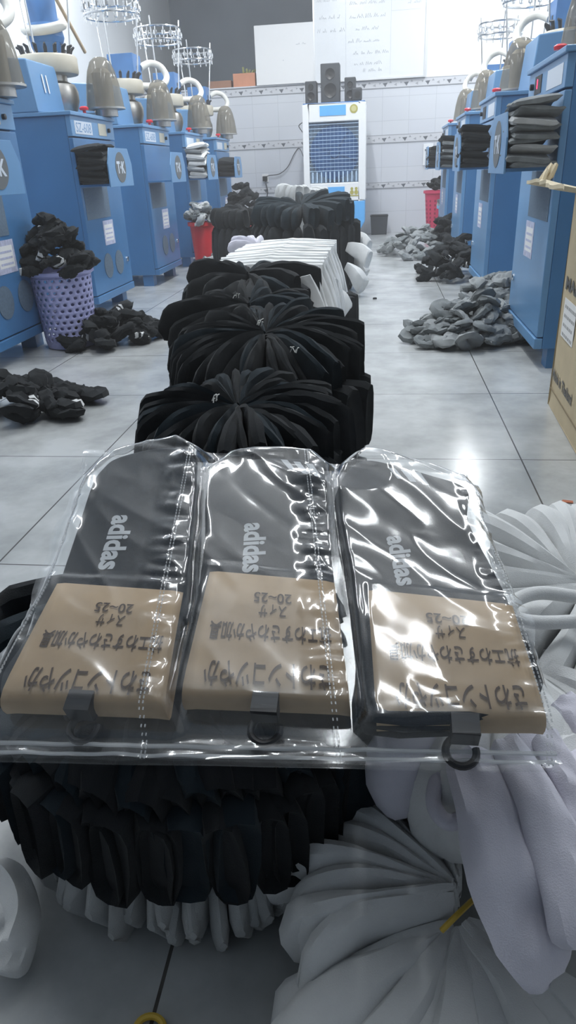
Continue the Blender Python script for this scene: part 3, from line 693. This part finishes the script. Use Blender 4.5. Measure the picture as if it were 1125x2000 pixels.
rosette((-.42, 2.32, .375), 30, 0, 360, .21, .034, .10, B2, 'black_sock', 'black sock with raised toe in front of the bright white stack', 'black socks in front of the white stack', tilt=(4, 0), droop=.02, dj=.016, jit=2)
rosette((-.41, 2.3, .28), 16, 130, 410, .21, .07, .28, [BLK], 'black_sock', 'black body at the base in front of the bright white stack', None, stuff='sock_stack')
for c, l in (((-.245, 1.44, .368), 'white thread end at the centre of the upper black fan'), ((-.255, 1.06, .322), 'white thread end at the centre of the lower front fan'), ((-.16, 1.30, .342), 'white thread scrap on the right half of the upper fan'), ((-.37, 1.85, .358), 'white thread end on the fan behind the upper fan')): thread(c, 4, l)
# white stack behind: socks on edge, lying crosswise
for row, (y0, y1, n, z) in enumerate(((2.55, 3.45, 26, .37), )):
    for k in range(n):
        me = petal_mesh((.41, .036, .085, 'flat', 0.0), WHT, k % 5)
        o = bpy.data.objects.new('white_sock', me); COL.objects.link(o)
        y = y0 + (y1 - y0) * k / (n - 1)
        o.location = (-.61, y, z - .012 + rnd.uniform(-.006, .006)); o.rotation_euler = (0, 0, R(rnd.uniform(-4, 4)))
        tag(o, 'bright white folded sock lying on edge in the white stack', 'sock', 'white socks of the bright stack')
for k in range(14):
    me = petal_mesh((.24, .05, .07, 'cuff', 0.0), WHT, k % 5)
    o = bpy.data.objects.new('white_sock', me); COL.objects.link(o)
    o.location = (-.19 + rnd.uniform(-.008, .008), 2.28 + 1.0 * k / 13, .36); o.rotation_euler = (R(rnd.uniform(-6, 6)), R(78), R(rnd.uniform(-12, 4)))
    tag(o, 'white sock hanging down the right side of the white stack', 'sock', 'white socks hanging at the stack side')
rosette((-.42, 2.95, .28), 16, 100, 440, .24, .08, .28, [WHT], 'white_sock', 'white sock in the lower body of the white stack', 'white socks low in the white stack')
rosette((-.56, 3.36, .375), 9, 80, 200, .13, .024, .06, [LIL], 'white_sock', 'lilac-white sock tip poking out left behind the white stack', 'lilac-white socks left behind the white stack', ends=('toe', 'toe'))
# right-hand foot of the row: black bases with white tufts
rosette((-.34, 2.7, .12), 14, -80, 60, .215, .06, .12, [BLK], 'black_sock', 'black sock along the right foot of the row beside the aisle', 'black socks along the foot of the row')
rosette((-.32, 3.25, .14), 12, -80, 60, .215, .06, .14, [BLK], 'black_sock', 'black sock low beside the white stack near the aisle', 'black socks low beside the white stack')
rosette((-.33, 2.0, .10), 12, -70, 70, .27, .05, .1, [LIL], 'white_sock', 'lilac-white sock end peeping out beside the aisle', 'lilac-white sock ends beside the aisle')
for k, (y, z) in enumerate(((3.15, .22), (3.35, .2), (4.08, .2), (4.2, .3), (4.36, .22), (4.5, .32))):
    me = petal_mesh((.15, .07, .1, 'cuff', .03), WHT, k % 5)
    o = bpy.data.objects.new('white_sock', me); COL.objects.link(o); o.location = (-.22 if y < 4 else -.17, y, z); o.rotation_euler = (R(rnd.uniform(-30, 30)), R(rnd.uniform(10, 40)), R(rnd.uniform(-30, 20)))
    tag(o, 'white sock tuft sticking out of the tall black stack', 'sock', 'white tufts of the tall black stack')
# far stacks
rosette((-.45, 4.35, .50), 30, 0, 360, .30, .05, .12, [BLK2], 'black_sock', 'tall black sock fan on the far stack before the cooler', None, tilt=(6, 0), stuff='sock_stack')
rosette((-.45, 4.35, .38), 26, 0, 360, .31, .07, .38, [BLK], 'black_sock', 'black body of the tall far stack before the cooler', None, stuff='sock_stack')
rosette((-.90, 5.0, .44), 30, 0, 360, .23, .05, .12, [BLK], 'black_sock', 'flat topped black sock stack beside the left machines', None, stuff='sock_stack')
rosette((-.90, 5.0, .33), 24, 0, 360, .24, .08, .33, [BLK], 'black_sock', 'black lower body of the flat stack beside the left machines', None, stuff='sock_stack')
rosette((-.55, 5.25, .55), 24, 0, 360, .18, .06, .15, [GRY2], 'grey_sock', 'pale grey sock fan on the farthest stack before the cooler', None, tilt=(-4, 6), stuff='sock_stack')
rosette((-.55, 5.25, .42), 24, 0, 360, .19, .08, .42, [GRY2], 'grey_sock', 'pale lower body of the farthest stack before the cooler', None, stuff='sock_stack')

# white bundles at the right front
WB = [WHT, WHT, LIL]
rosette((.075, .40, .122), 21, 86, 208, .158, .030, .078, [WHT], 'white_sock', 'white folded sock fanning left from the yellow rubber band', 'white socks fanning left of the yellow band', ends=('toe', 'toe'), droop=.02, dj=.009, jit=1.5)
rosette((.075, .385, .095), 10, 200, 330, .175, .062, .06, [WHT], 'white_sock', 'white sock spread on the floor below the yellow rubber band', 'white socks spread below the yellow band', ends=('toe', 'cuff'), droop=.045)
rosette((.12, .57, .235), 18, 120, 330, .165, .05, .10, WB, 'white_sock', 'white sock hanging out from beneath the right corner of the bag', 'white socks beneath the right corner of the bag', ends=('toe', 'toe'), droop=.03)
rosette((.235, .70, .245), 20, 60, 300, .185, .042, .10, [WHT], 'white_sock', 'white sock in the fan to the right of the bag', 'white socks of the fan right of the bag', ends=('toe', 'toe'))
rosette((.25, .68, .16), 20, 60, 300, .19, .044, .09, [WHT], 'white_sock', 'white sock in the second layer right of the bag', 'white socks of the second layer right of the bag', ends=('toe', 'toe'))
rosette((.25, .66, .085), 18, 60, 320, .20, .055, .085, [GRY2], 'white_sock', 'greyish white sock in the bottom layer right of the bag', 'greyish white socks of the bottom layer right', ends=('toe', 'toe'))
rosette((.27, .50, .21), 12, 120, 260, .165, .045, .12, WB, 'white_sock', 'white sock of the pleated bundle below the open cuff', 'white socks of the pleated bundle by the bag corner', ends=('toe', 'toe'))
def draped(name, path, wd, th, m, label, seed=1, cat='sock', nseg=20, wr=.006):
    P = smooth_path(path, 8); n = len(P); rs = []
    for i, p in enumerate(P):
        t_ = (P[min(i + 1, n - 1)] - P[max(i - 1, 0)]).normalized()
        side = t_.cross(Vector((0, 0, 1))); side = side.normalized() if side.length > .05 else Vector((1, 0, 0)); nn = side.cross(t_).normalized()
        s = i / (n - 1)
        f = s * (len(wd) - 1); j = min(int(f), len(wd) - 2); ww = wd[j] + (wd[j + 1] - wd[j]) * (f - j)
        e = 1.0
        if s > .88: e = math.sqrt(max(.02, 1 - ((s - .88) / .12) ** 2))
        if s < .06: e = math.sqrt(max(.05, 1 - ((.06 - s) / .06) ** 2))
        ring = []
        for k in range(nseg):
            a = 2 * math.pi * k / nseg
            nz = noise.noise(Vector((math.cos(a) * 1.6 + seed, s * 5, math.sin(a) + seed))) * wr
            ring.append(p + side * (ww * e * math.cos(a)) + nn * (th * e * math.sin(a) + nz))
        rs.append(ring)
    b = MB(); b.rings(rs); o = b.build(name, m); tag(o, label, cat); return o
pz = lambda px, py, z: at_z(px, py, z)
draped('white_sock', [pz(905, 1470, .215), pz(960, 1580, .205), pz(1010, 1690, .19), pz(1050, 1790, .165), pz(1085, 1880, .13)], [.016, .03, .041, .045, .035], .016, LIL, 'large smooth lilac-white sock draped below the bag corner', 3, wr=.009)
draped('white_sock', [pz(985, 1450, .225), pz(1050, 1560, .22), pz(1110, 1700, .20), pz(1160, 1850, .17)], [.014, .018, .024, .03], .014, LIL, 'second lilac-white sock draped right of the large smooth one', 5)
draped('white_sock', [pz(1060, 1440, .225), pz(1120, 1530, .22), pz(1180, 1640, .21)], [.012, .016, .02], .012, LIL, 'narrow lilac-white sock at the edge below the bag corner', 8)
draped('white_sock', [pz(1090, 1370, .225), pz(1150, 1430, .22), pz(1220, 1520, .21)], [.012, .016, .02], .012, LIL, 'lilac-white sock fold beside the bag corner at the edge', 9)
# open cuff and loop
def cuff(path, r, m, label, mat2=None):
    b = MB(); b.tube(smooth_path(path, 8), r, 10); o = b.build('white_sock', m); tag(o, label, 'sock'); return o
cuff([pz(1150, 1170, .26), pz(1060, 1158, .268), pz(1012, 1170, .27), pz(996, 1190, .268), pz(1010, 1208, .262), pz(1060, 1216, .258), pz(1150, 1212, .255)], .0068, WHT, 'white sock with open ribbed cuff beside the bag edge')
cuff([pz(868, 1480, .20), pz(846, 1560, .19), pz(872, 1605, .185), pz(915, 1590, .19), pz(935, 1545, .195), pz(930, 1490, .205)], .0065, LIL, 'lilac-white sock looped below the right hanger hook')
b = MB(); b.tube(smooth_path([pz(862, 1818, .118), pz(895, 1785, .128), pz(930, 1752, .122)], 6), .0022, 6); tag(b.build('rubber_band', BAND), 'yellow rubber band tied round the front white bundle', 'rubber band')
b = MB(); b.tube([pz(292, 2010, .004) + Vector((.012 * math.cos(2 * math.pi * k / 24), .010 * math.sin(2 * math.pi * k / 24), 0)) for k in range(24)], .003, 8, True)
tag(b.build('rubber_band', BAND), 'yellow rubber band lying on the floor at the bottom edge', 'rubber band')
draped('white_sock', [pz(-110, 1715, .03), pz(-50, 1720, .045), pz(5, 1745, .048), pz(30, 1800, .04), pz(15, 1860, .028), pz(-5, 1900, .02)], [.022, .026, .026, .022, .02, .018], .02, WHT, 'crumpled white sock lying on the floor at the left edge', 6, wr=.016)

# ------------------------------------------------------------------ crumpled socks and heaps
def crumple(L, wd, th, seed, stripe=False, rings=20, seg=12):
    q = random.Random(seed); h = q.uniform(-.3, .3); p = Vector((0, 0, 0)); pts = []
    turn = q.uniform(1.0, 2.6) * q.choice((-1, 1)); at = q.uniform(.3, .6); zf = q.uniform(0, 6.28)
    for i in range(rings + 1):
        s = i / rings; pts.append(p.copy())
        h += turn * math.exp(-((s - at) / .12) ** 2) * .35 + q.uniform(-.12, .12)
        p += Vector((math.cos(h), math.sin(h), .35 * math.sin(zf + 7 * s))) * L / rings
    c = sum(pts, Vector()) / len(pts); pts = [x - c for x in pts]; b = MB(); rs = []
    for i, p in enumerate(pts):
        s = i / rings; t_ = (pts[min(i + 1, rings)] - pts[max(i - 1, 0)]).normalized(); side = t_.cross(Vector((0, 0, 1))).normalized(); nn = side.cross(t_)
        e = math.sqrt(max(.04, 1 - ((s - .85) / .15) ** 2)) if s > .85 else 1
        ww = wd * (1 + .25 * math.sin(6 * s + zf)) * e; tt = th * (1 + .3 * math.sin(9 * s + seed)) * e
        rs.append([p + side * ww * math.cos(a) + nn * tt * math.sin(a) + Vector([noise.noise(Vector((i * .6, k * .9 + j * 9, seed))) * .009 for j in range(3)]) for k, a in enumerate([2 * math.pi * k / seg for k in range(seg)])])
    R_ = [[b.v(x) for x in r] for r in rs]
    for i, (A, B) in enumerate(zip(R_, R_[1:])):
        b.mi = 1 if stripe and i in (3, 5) else 0
        for k in range(seg): b.face([A[k], A[(k + 1) % seg], B[(k + 1) % seg], B[k]])
    b.mi = 0; b.face(R_[0][::-1]); b.face(R_[-1]); return b
CR = {}
def crumpled(m, key, stripe, L, wd, th):
    k = (m.name, key, stripe, L)
    if k not in CR:
        o = crumple(L, wd, th, 5 + key * 3, stripe).build('tmp', [m, WHT]); CR[k] = o.data; bpy.data.objects.remove(o)
    return CR[k]
def heap(c, rx, ry, h, n, mats, name, label, group, rz=0, stuff=None, stripe=0.0, L=.20, wd=.026, th=.015, zmin=.02):
    joined = bmesh.new() if stuff else None
    ang = 2.399; Rz = Matrix.Rotation(R(rz), 3, 'Z')
    for k in range(n):
        f = (k + .5) / n
        rr = math.sqrt(f) ; a = k * ang + rnd.uniform(-.3, .3)
        x, y = rx * rr * math.cos(a), ry * rr * math.sin(a)
        z = zmin + h * max(0, (1 - rr ** 1.5)) * rnd.uniform(.75, 1.0)
        m = mats[rnd.randrange(len(mats))]
        me = crumpled(m, rnd.randrange(6), rnd.random() < stripe, L, wd, th)
        p = Vector(c) + Rz @ Vector((x, y, 0)) + Vector((0, 0, z))
        s_ = rnd.uniform(.85, 1.15)
        W = Matrix.Translation(p) @ Matrix.Rotation(rnd.uniform(0, 6.28), 4, 'Z') @ Matrix.Rotation(R(rnd.uniform(-28, 28)), 4, 'Y') @ Matrix.Rotation(R(rnd.uniform(-28, 28)), 4, 'X') @ Matrix.Diagonal((s_, s_, s_ * rnd.uniform(.9, 1.3), 1))
        if stuff:
            me2 = me.copy(); me2.transform(W); joined.from_mesh(me2); bpy.data.meshes.remove(me2); continue
        o = bpy.data.objects.new(name, me); COL.objects.link(o); o.matrix_world = W
        tag(o, label, 'sock', group)
    if stuff:
        me = bpy.data.meshes.new(stuff); joined.to_mesh(me); joined.free(); me.materials.append(mats[0]); me.materials.append(WHT)
        o = bpy.data.objects.new(stuff, me); COL.objects.link(o); tag(o, label, 'socks', kind='stuff')
heap((-1.345, 2.92, .30), .14, .12, .21, 32, [BLK], 'black_sock', 'black sock with white stripes heaped in the lilac basket', 'black socks heaped in the lilac basket', stripe=.35, L=.17)
heap((-1.15, 2.98, 0), .21, .14, .13, 34, [BLK], 'black_sock', 'black striped sock on the floor right of the lilac basket', 'black socks on the floor beside the lilac basket', rz=42, stripe=.4, L=.17)
heap((-1.17, 1.98, 0), .29, .18, .09, 33, [BLK], 'black_sock', 'black striped sock on the floor at the left edge', 'black socks on the floor at the left edge', rz=20, stripe=.45, L=.18)
heap((.38, 2.98, 0), .25, .22, .13, 62, [GRY, GRY, GRYM], 'grey_sock', 'grey sock in the nearest heap on the right of the aisle', 'grey socks of the nearest right heap', rz=40, L=.21, wd=.024, th=.011)
heap((.55, 3.40, 0), .20, .22, .20, 26, [GRY, GRYM], 'grey_sock', 'grey sock heaped high between the first two right machines', 'grey socks between the right machines', L=.17)
heap((.47, 4.75, 0), .22, .34, .22, 36, [BLK], 'black_sock', 'heap of black socks on the right side of the aisle', None, L=.18, stripe=.25, stuff='sock_heap')
heap((.30, 6.15, 0), .30, .50, .20, 44, [GRY, GRYM], 'grey_sock', 'grey sock in the far heap on the right of the aisle', 'grey socks of the far right heap', L=.19)
heap((-1.31, 5.45, .33), .09, .09, .13, 16, [GRY, GRY2], 'grey_sock', 'grey sock piled in the red bucket', 'grey socks in the red bucket', L=.15)
heap((-1.18, 5.35, 0), .13, .16, .12, 18, [GRY, GRY2], 'grey_sock', 'grey sock on the floor beside the red bucket', 'grey socks beside the red bucket', L=.16)
heap((-1.22, 6.65, .36), .12, .12, .20, 16, [BLK], 'black_sock', 'black socks piled in the hidden red tub on the left', None, L=.19, stuff='sock_heap')
heap((.66, 7.32, .28), .12, .12, .10, 10, [GRY, GRY2], 'grey_sock', 'grey sock hanging over the pale blue tub', 'grey socks in the pale blue tub', L=.17)
heap((.57, 7.78, .42), .10, .10, .10, 8, [BLK], 'black_sock', 'black sock on top of the crimson laundry basket', 'black socks in the crimson basket', L=.18)
heap((.50, 5.95, .10), .06, .10, .22, 10, [BLK], 'black_sock', 'black socks slung against the third right machine', None, L=.18, stuff='sock_heap')

# finished socks stacked in the trays
def tray_stack(xf, yc, s, n, z1, mats, label, group):
    for k in range(n):
        me = petal_mesh((.155, .02, .145, 'flat', .0), mats[k % len(mats)], k % 5)
        o = bpy.data.objects.new('folded_sock', me); COL.objects.link(o)
        z = .635 + (z1 - .635) * (k + .5) / n
        o.matrix_world = Matrix.Translation((xf + s * (.078), yc - .10 - .004 * k, z)) @ Matrix.Rotation(R(-90 + rnd.uniform(-4, 4)), 4, 'Z') @ Matrix.Rotation(R(s * 4 * k / n), 4, 'Y') @ Matrix.Rotation(R(90), 4, 'X') @ Matrix.Translation((0, 0, .0725)) @ Matrix.Diagonal((1.35, (z1 - .635) / n / .0165, 1, 1))
        tag(o, label, 'sock', group)
tray_stack(-1.44, 3.85, 1, 9, .80, [BLK], 'black folded sock in the tray of the machine marked 11', 'black socks in the tray of machine 11')
tray_stack(-1.44, 5.97, 1, 9, .86, [WHT, GRY2], 'white and grey folded sock in the tray behind the red bucket', 'white socks in the tray behind the bucket')
tray_stack(-1.44, 7.05, 1, 7, .78, [BLK], 'black folded sock in the tray of the farthest left machine', 'black socks in the farthest left tray')
tray_stack(.53, 2.75, -1, 9, .80, [GRY, GRY, GRY2, GRY], 'grey folded sock in the tray beside the red digit display', 'grey socks in the tray by the digit display')
tray_stack(.53, 4.15, -1, 8, .80, [BLK], 'black folded sock in the tray of the second right machine', 'black socks in the second right tray')
tray_stack(.53, 5.47, -1, 8, .80, [GRY, BLK], 'grey or black folded sock in the third right tray', 'mixed socks in the third right tray')
tray_stack(.53, 6.75, -1, 6, .78, [BLK], 'black folded sock in the tray of the farthest right machine', 'black socks in the farthest right tray')

# ------------------------------------------------------------------ the clear bag with three sock packs
P0 = Vector((0, .366, .276)); NB = Vector((0, -.3431, .9393)).normalized()
def bag(px, py, h=0.0):
    d = ray(px, py); o = P0 + NB * 0
    t_ = ((o - CAM).dot(NB)) / d.dot(NB); return CAM + d * t_ + NB * h
def quad(c):
    A = [bag(*p) for p in c]                                  # TL, TR, BR, BL as seen from the aisle's near end
    return lambda s, t_, h=0.0: (A[0] * (1 - s) + A[1] * s) * (1 - t_) + (A[3] * (1 - s) + A[2] * s) * t_ + NB * h
def slab(b, poly, h0, h1, bev=.003):
    c = sum(poly, Vector()) / len(poly)
    ins = lambda d: [p + (c - p).normalized() * d for p in poly]
    b.rings([[p + NB * h0 for p in ins(bev)], [p + NB * (h0 + bev) for p in poly], [p + NB * (h1 - bev) for p in poly], [p + NB * (h1 - bev * .3) for p in ins(bev * .6)], [p + NB * h1 for p in ins(bev * 2)]])
packs = [
    dict(sock=[(238, 925), (300, 908), (352, 905), (386, 925), (392, 955), (376, 1185), (365, 1250), (110, 1250), (132, 1165), (165, 1060), (192, 975), (212, 945)],
         card=[(128, 1172), (368, 1190), (332, 1412), (14, 1400)], logo=[(250, 1040), (222, 1146), 42], hook=(170, 1432), stripes=None,
         label='left sock pack in a kraft sleeve inside the clear bag, broad glare across it'),
    dict(sock=[(418, 965), (462, 936), (505, 927), (560, 926), (604, 930), (636, 952), (642, 1040), (655, 1175), (660, 1240), (400, 1230), (404, 1150), (414, 1060)],
         card=[(418, 1150), (655, 1172), (685, 1405), (362, 1392)], logo=[(500, 1056), (497, 1152), 42], hook=(520, 1436), stripes=(552, 928),
         label='middle sock pack in a kraft sleeve inside the clear bag'),
    dict(sock=[(664, 985), (680, 950), (712, 930), (770, 940), (840, 960), (896, 978), (912, 1000), (910, 1050), (960, 1150), (992, 1225), (1040, 1400), (728, 1436), (708, 1300), (690, 1150), (672, 1060)],
         card=[(718, 1187), (992, 1217), (1060, 1440), (735, 1440)], logo=[(768, 1082), (790, 1178), 40], hook=(898, 1478), stripes=(757, 945),
         label='right sock pack in a kraft sleeve with thick layered sock edge, inside the clear bag')]
def poly_smooth(pts, n=4):
    m_ = len(pts); out = []
    for i in range(m_):
        p0, p1, p2, p3 = pts[i - 1], pts[i], pts[(i + 1) % m_], pts[(i + 2) % m_]
        for k in range(n):
            t_ = k / n
            out.append(.5 * ((2 * p1) + (p2 - p0) * t_ + (2 * p0 - 5 * p1 + 4 * p2 - p3) * t_ * t_ + (3 * p1 - p0 - 3 * p2 + p3) * t_ ** 3))
    return out
for i, pk in enumerate(packs):
    base = bag(*pk['card'][3])
    t = thing('sock_pack', (0, 0, 0), pk['label'], 'sock pack')
    for k in range(3):
        poly = poly_smooth([bag(*p) for p in pk['sock']])
        dx = Vector(((k - 2) * .0025, (k - 2) * .0015, 0)); poly = [p + dx for p in poly]
        b = MB(); slab(b, poly, .002 + k * .0072, .002 + (k + 1) * .0072 - .0004, .003)
        so = b.build('folded_sock', PACKB, t)
    # sleeve, rounded over at its near edge
    q = quad(pk['card']); b = MB(); ns = 14; rows = []
    prof = [(0, .0252), (.3, .0256), (.6, .0258), (.80, .0256), (.90, .0245), (.96, .0215), (.99, .017), (1.0, .011), (.99, .004), (.95, .001), (.5, .0008), (0, .0008)]
    b.rings([[q(s_ / ns, tt, hh - (.0018 if s_ in (0, ns) else 0)) for s_ in range(ns + 1)] for tt, hh in prof], close=False, cap=(False, False))
    sl = b.build('card_sleeve', KRAFT, t); so = sl.modifiers.new('solid', 'SOLIDIFY'); so.thickness = .0006
    H_ = .0266
    for s_, (s0, s1, t0, t1) in (('さわトンコツやか', (.12, .90, .735, .93)), ('抗エわすさわやか加具', (.10, .93, .43, .585)), ('スィサ', (.43, .63, .265, .375)), ('20~25', (.385, .665, .165, .25))):
        text('printed_text', s_, lambda a, c_, s0=s0, s1=s1, t0=t0, t1=t1: q(s1 + (s0 - s1) * a, t0 + (t1 - t0) * c_, H_ - .0006 * max(0, (t0 + (t1 - t0) * c_ - .8) * 8)), INK, t, bold=.014)
    (ax, ay), (bx_, by_), wpx = pk['logo']
    A_, B_ = bag(ax, ay), bag(bx_, by_); ev = (B_ - A_); uvv = NB.cross(ev).normalized() ; uvv = uvv if uvv.x > 0 else -uvv
    wd_ = (bag(ax + wpx, ay) - A_).length
    text('woven_logo', 'adidas', lambda a, c_: A_ - uvv * wd_ * .4 + ev * a + uvv * wd_ * c_ + NB * .0241, LOGO, t, bold=.035)
    if pk['stripes']:
        b = MB(); sx_, sy_ = pk['stripes']
        for k in range(3):
            x = sx_ + k * 24; y = sy_ + k * 4
            b.face([b.v(bag(x, y + 4, .0239)), b.v(bag(x + 13, y + 5, .0239)), b.v(bag(x + 30, y + 26 + k * 2, .0239)), b.v(bag(x + 18, y + 25 + k * 2, .0239))])
        b.build('woven_stripes', LOGO, t, smooth=False)
    hx_, hy_ = pk['hook']; c_ = bag(hx_, hy_, .008); e1 = Vector((1, 0, 0)); e2 = NB.cross(e1).normalized()
    b = MB(); b.tube([c_ + e1 * .0105 * math.cos(R(a)) + e2 * .0105 * math.sin(R(a)) for a in range(55, 376, 16)], .0028, 8)
    cl = bag(hx_ + 4, hy_ - 34, .014)
    b.prism([cl + e1 * x + e2 * y - NB * .004 for x, y in ((-.0095, -.009), (.0095, -.009), (.0095, .007), (-.0095, .007))], NB * .0165)
    b.build('hanger_hook', BLACKP, t, smooth=True)

tb = thing('plastic_bag', (0, 0, 0), 'clear plastic bag with three welded pockets lying on the front pile', 'plastic bag')
BQ = [(168, 886), (920, 938), (1092, 1508), (-40, 1487)]
bq = quad(BQ)
def seam2(v): return .600 + .04 * v
def seam0(v): return .064 - .05 * v
FOOT = []
def plane2(p): return Vector((p.x, (p - P0).dot(Vector((0, NB.z, -NB.y)))))
for pk in packs:
    for poly, hh in ((pk['sock'], .0285), (pk['card'], .0295)): FOOT.append(([plane2(bag(*p)) for p in poly], hh))
def film_h(u, v):
    p = plane2(bq(u, v)); best = .003
    for poly, hh in FOOT:
        ins = False; d = 9; n = len(poly)
        for k in range(n):
            a, c = poly[k], poly[(k + 1) % n]; e = c - a
            t_ = max(0, min(1, (p - a).dot(e) / e.length_squared)); d = min(d, (p - a - e * t_).length)
            if (a.y > p.y) != (c.y > p.y) and p.x < a.x + (p.y - a.y) / (c.y - a.y) * e.x: ins = not ins
        q = 1 if ins else max(0, 1 - d / .022); q = q * q * (3 - 2 * q)
        best = max(best, .003 + (hh - .003) * q)
    return best
def wrinkle(u, v, k=0):
    x, y = u * 1.25, v
    a = x * math.cos(.75) + y * math.sin(.75); c = -x * math.sin(.75) + y * math.cos(.75)
    n1 = noise.noise(Vector((a * 3.0, c * 9.0, 3.1 + k))); n2 = noise.noise(Vector((x * 16, y * 16, 7.7 + k))); n3 = noise.noise(Vector((x * 5, y * 24, 1.3 + k)))
    edge = max(0, 1 - min(abs(u - s_) for s_ in (seam0(v), .305, seam2(v), .985)) / .05)
    low = max(0, (v - .86) / .14); hi = max(0, (.1 - v) / .1)
    n4 = noise.noise(Vector((a * 1.1 + .4, c * 3.0, 9.3 + k)))
    return .0075 * (1 - abs(n4)) ** 2 + .0010 * (1 - abs(n1)) ** 3 + .00022 * n2 * (1 + 8 * edge) + .0075 * max(low, hi, edge * .7) * abs(n3) + .003 * edge * abs(n2)
nu, nv = 170, 130
def sheet(name, hf):
    b = MB(); G = []
    for j in range(nv + 1):
        row = []
        for i in range(nu + 1):
            u, v = i / nu, j / nv
            j1 = .010 * noise.noise(Vector((v * 7, 0, 5))) * (1 if i in (0, nu) else 0)
            row.append(b.v(bq(u, v, hf(u, v)) + Vector((j1, 0, 0))))
        G.append(row)
    for j in range(nv):
        for i in range(nu): b.face([G[j][i], G[j][i + 1], G[j + 1][i + 1], G[j + 1][i]])
    o = b.build(name, FILM, tb)
    o.data.set_sharp_from_angle(angle=R(180)); return o
sheet('front_film', lambda u, v: film_h(u, v) + wrinkle(u, v))
sheet('back_film', lambda u, v: -.001 + .0008 * noise.noise(Vector((u * 6, v * 6, 2))))
for us in (seam0, lambda v: .312 - .012 * v, seam2, lambda v: .985):
    b = MB(); k = 0; n = 90
    for k in range(n):
        v0, v1 = k / n, (k + .62) / n
        for dxu in (-.0035, .0035):
            u0, u1 = us(v0) + dxu, us(v1) + dxu
            h_ = film_h((u0 + u1) / 2, (v0 + v1) / 2) + .0035; pts = [bq(u0 - .0011, v0, h_), bq(u0 + .0011, v0, h_), bq(u1 + .0011, v1, h_), bq(u1 - .0011, v1, h_)]
            b.prism(pts, NB * .0008)
    b.build('weld_seam', SEAM, tb, smooth=False)
b = MB(); b.tube([bq(u / 60, .965, .006 + .0025 * noise.noise(Vector((u * .3, 1, 1)))) for u in range(61)], .0016, 6); b.tube([bq(u / 60, .985, .005 + .0025 * noise.noise(Vector((u * .3, 5, 1)))) for u in range(61)], .0014, 6)
b.build('zip_rib', SEAM, tb)

# small litter
b = MB(); b.lathe(at_z(732, 584, 0), [(.001, 0), (.012, .0), (.010, .008), (.001, .01)], 9); tag(b.build('lint_scrap', DARK), 'small dark lint scrap on the tiles in mid aisle', 'scrap')
p = at_z(1106, 981, 0); b = MB(); b.prism([(p.x - .012, p.y - .004, .0005), (p.x + .012, p.y - .007, .0005), (p.x + .014, p.y + .003, .0005), (p.x - .006, p.y + .008, .0005)], (0, 0, .002)); tag(b.build('paper_scrap', RUST, smooth=False), 'small orange scrap on the floor right of the bag', 'scrap')
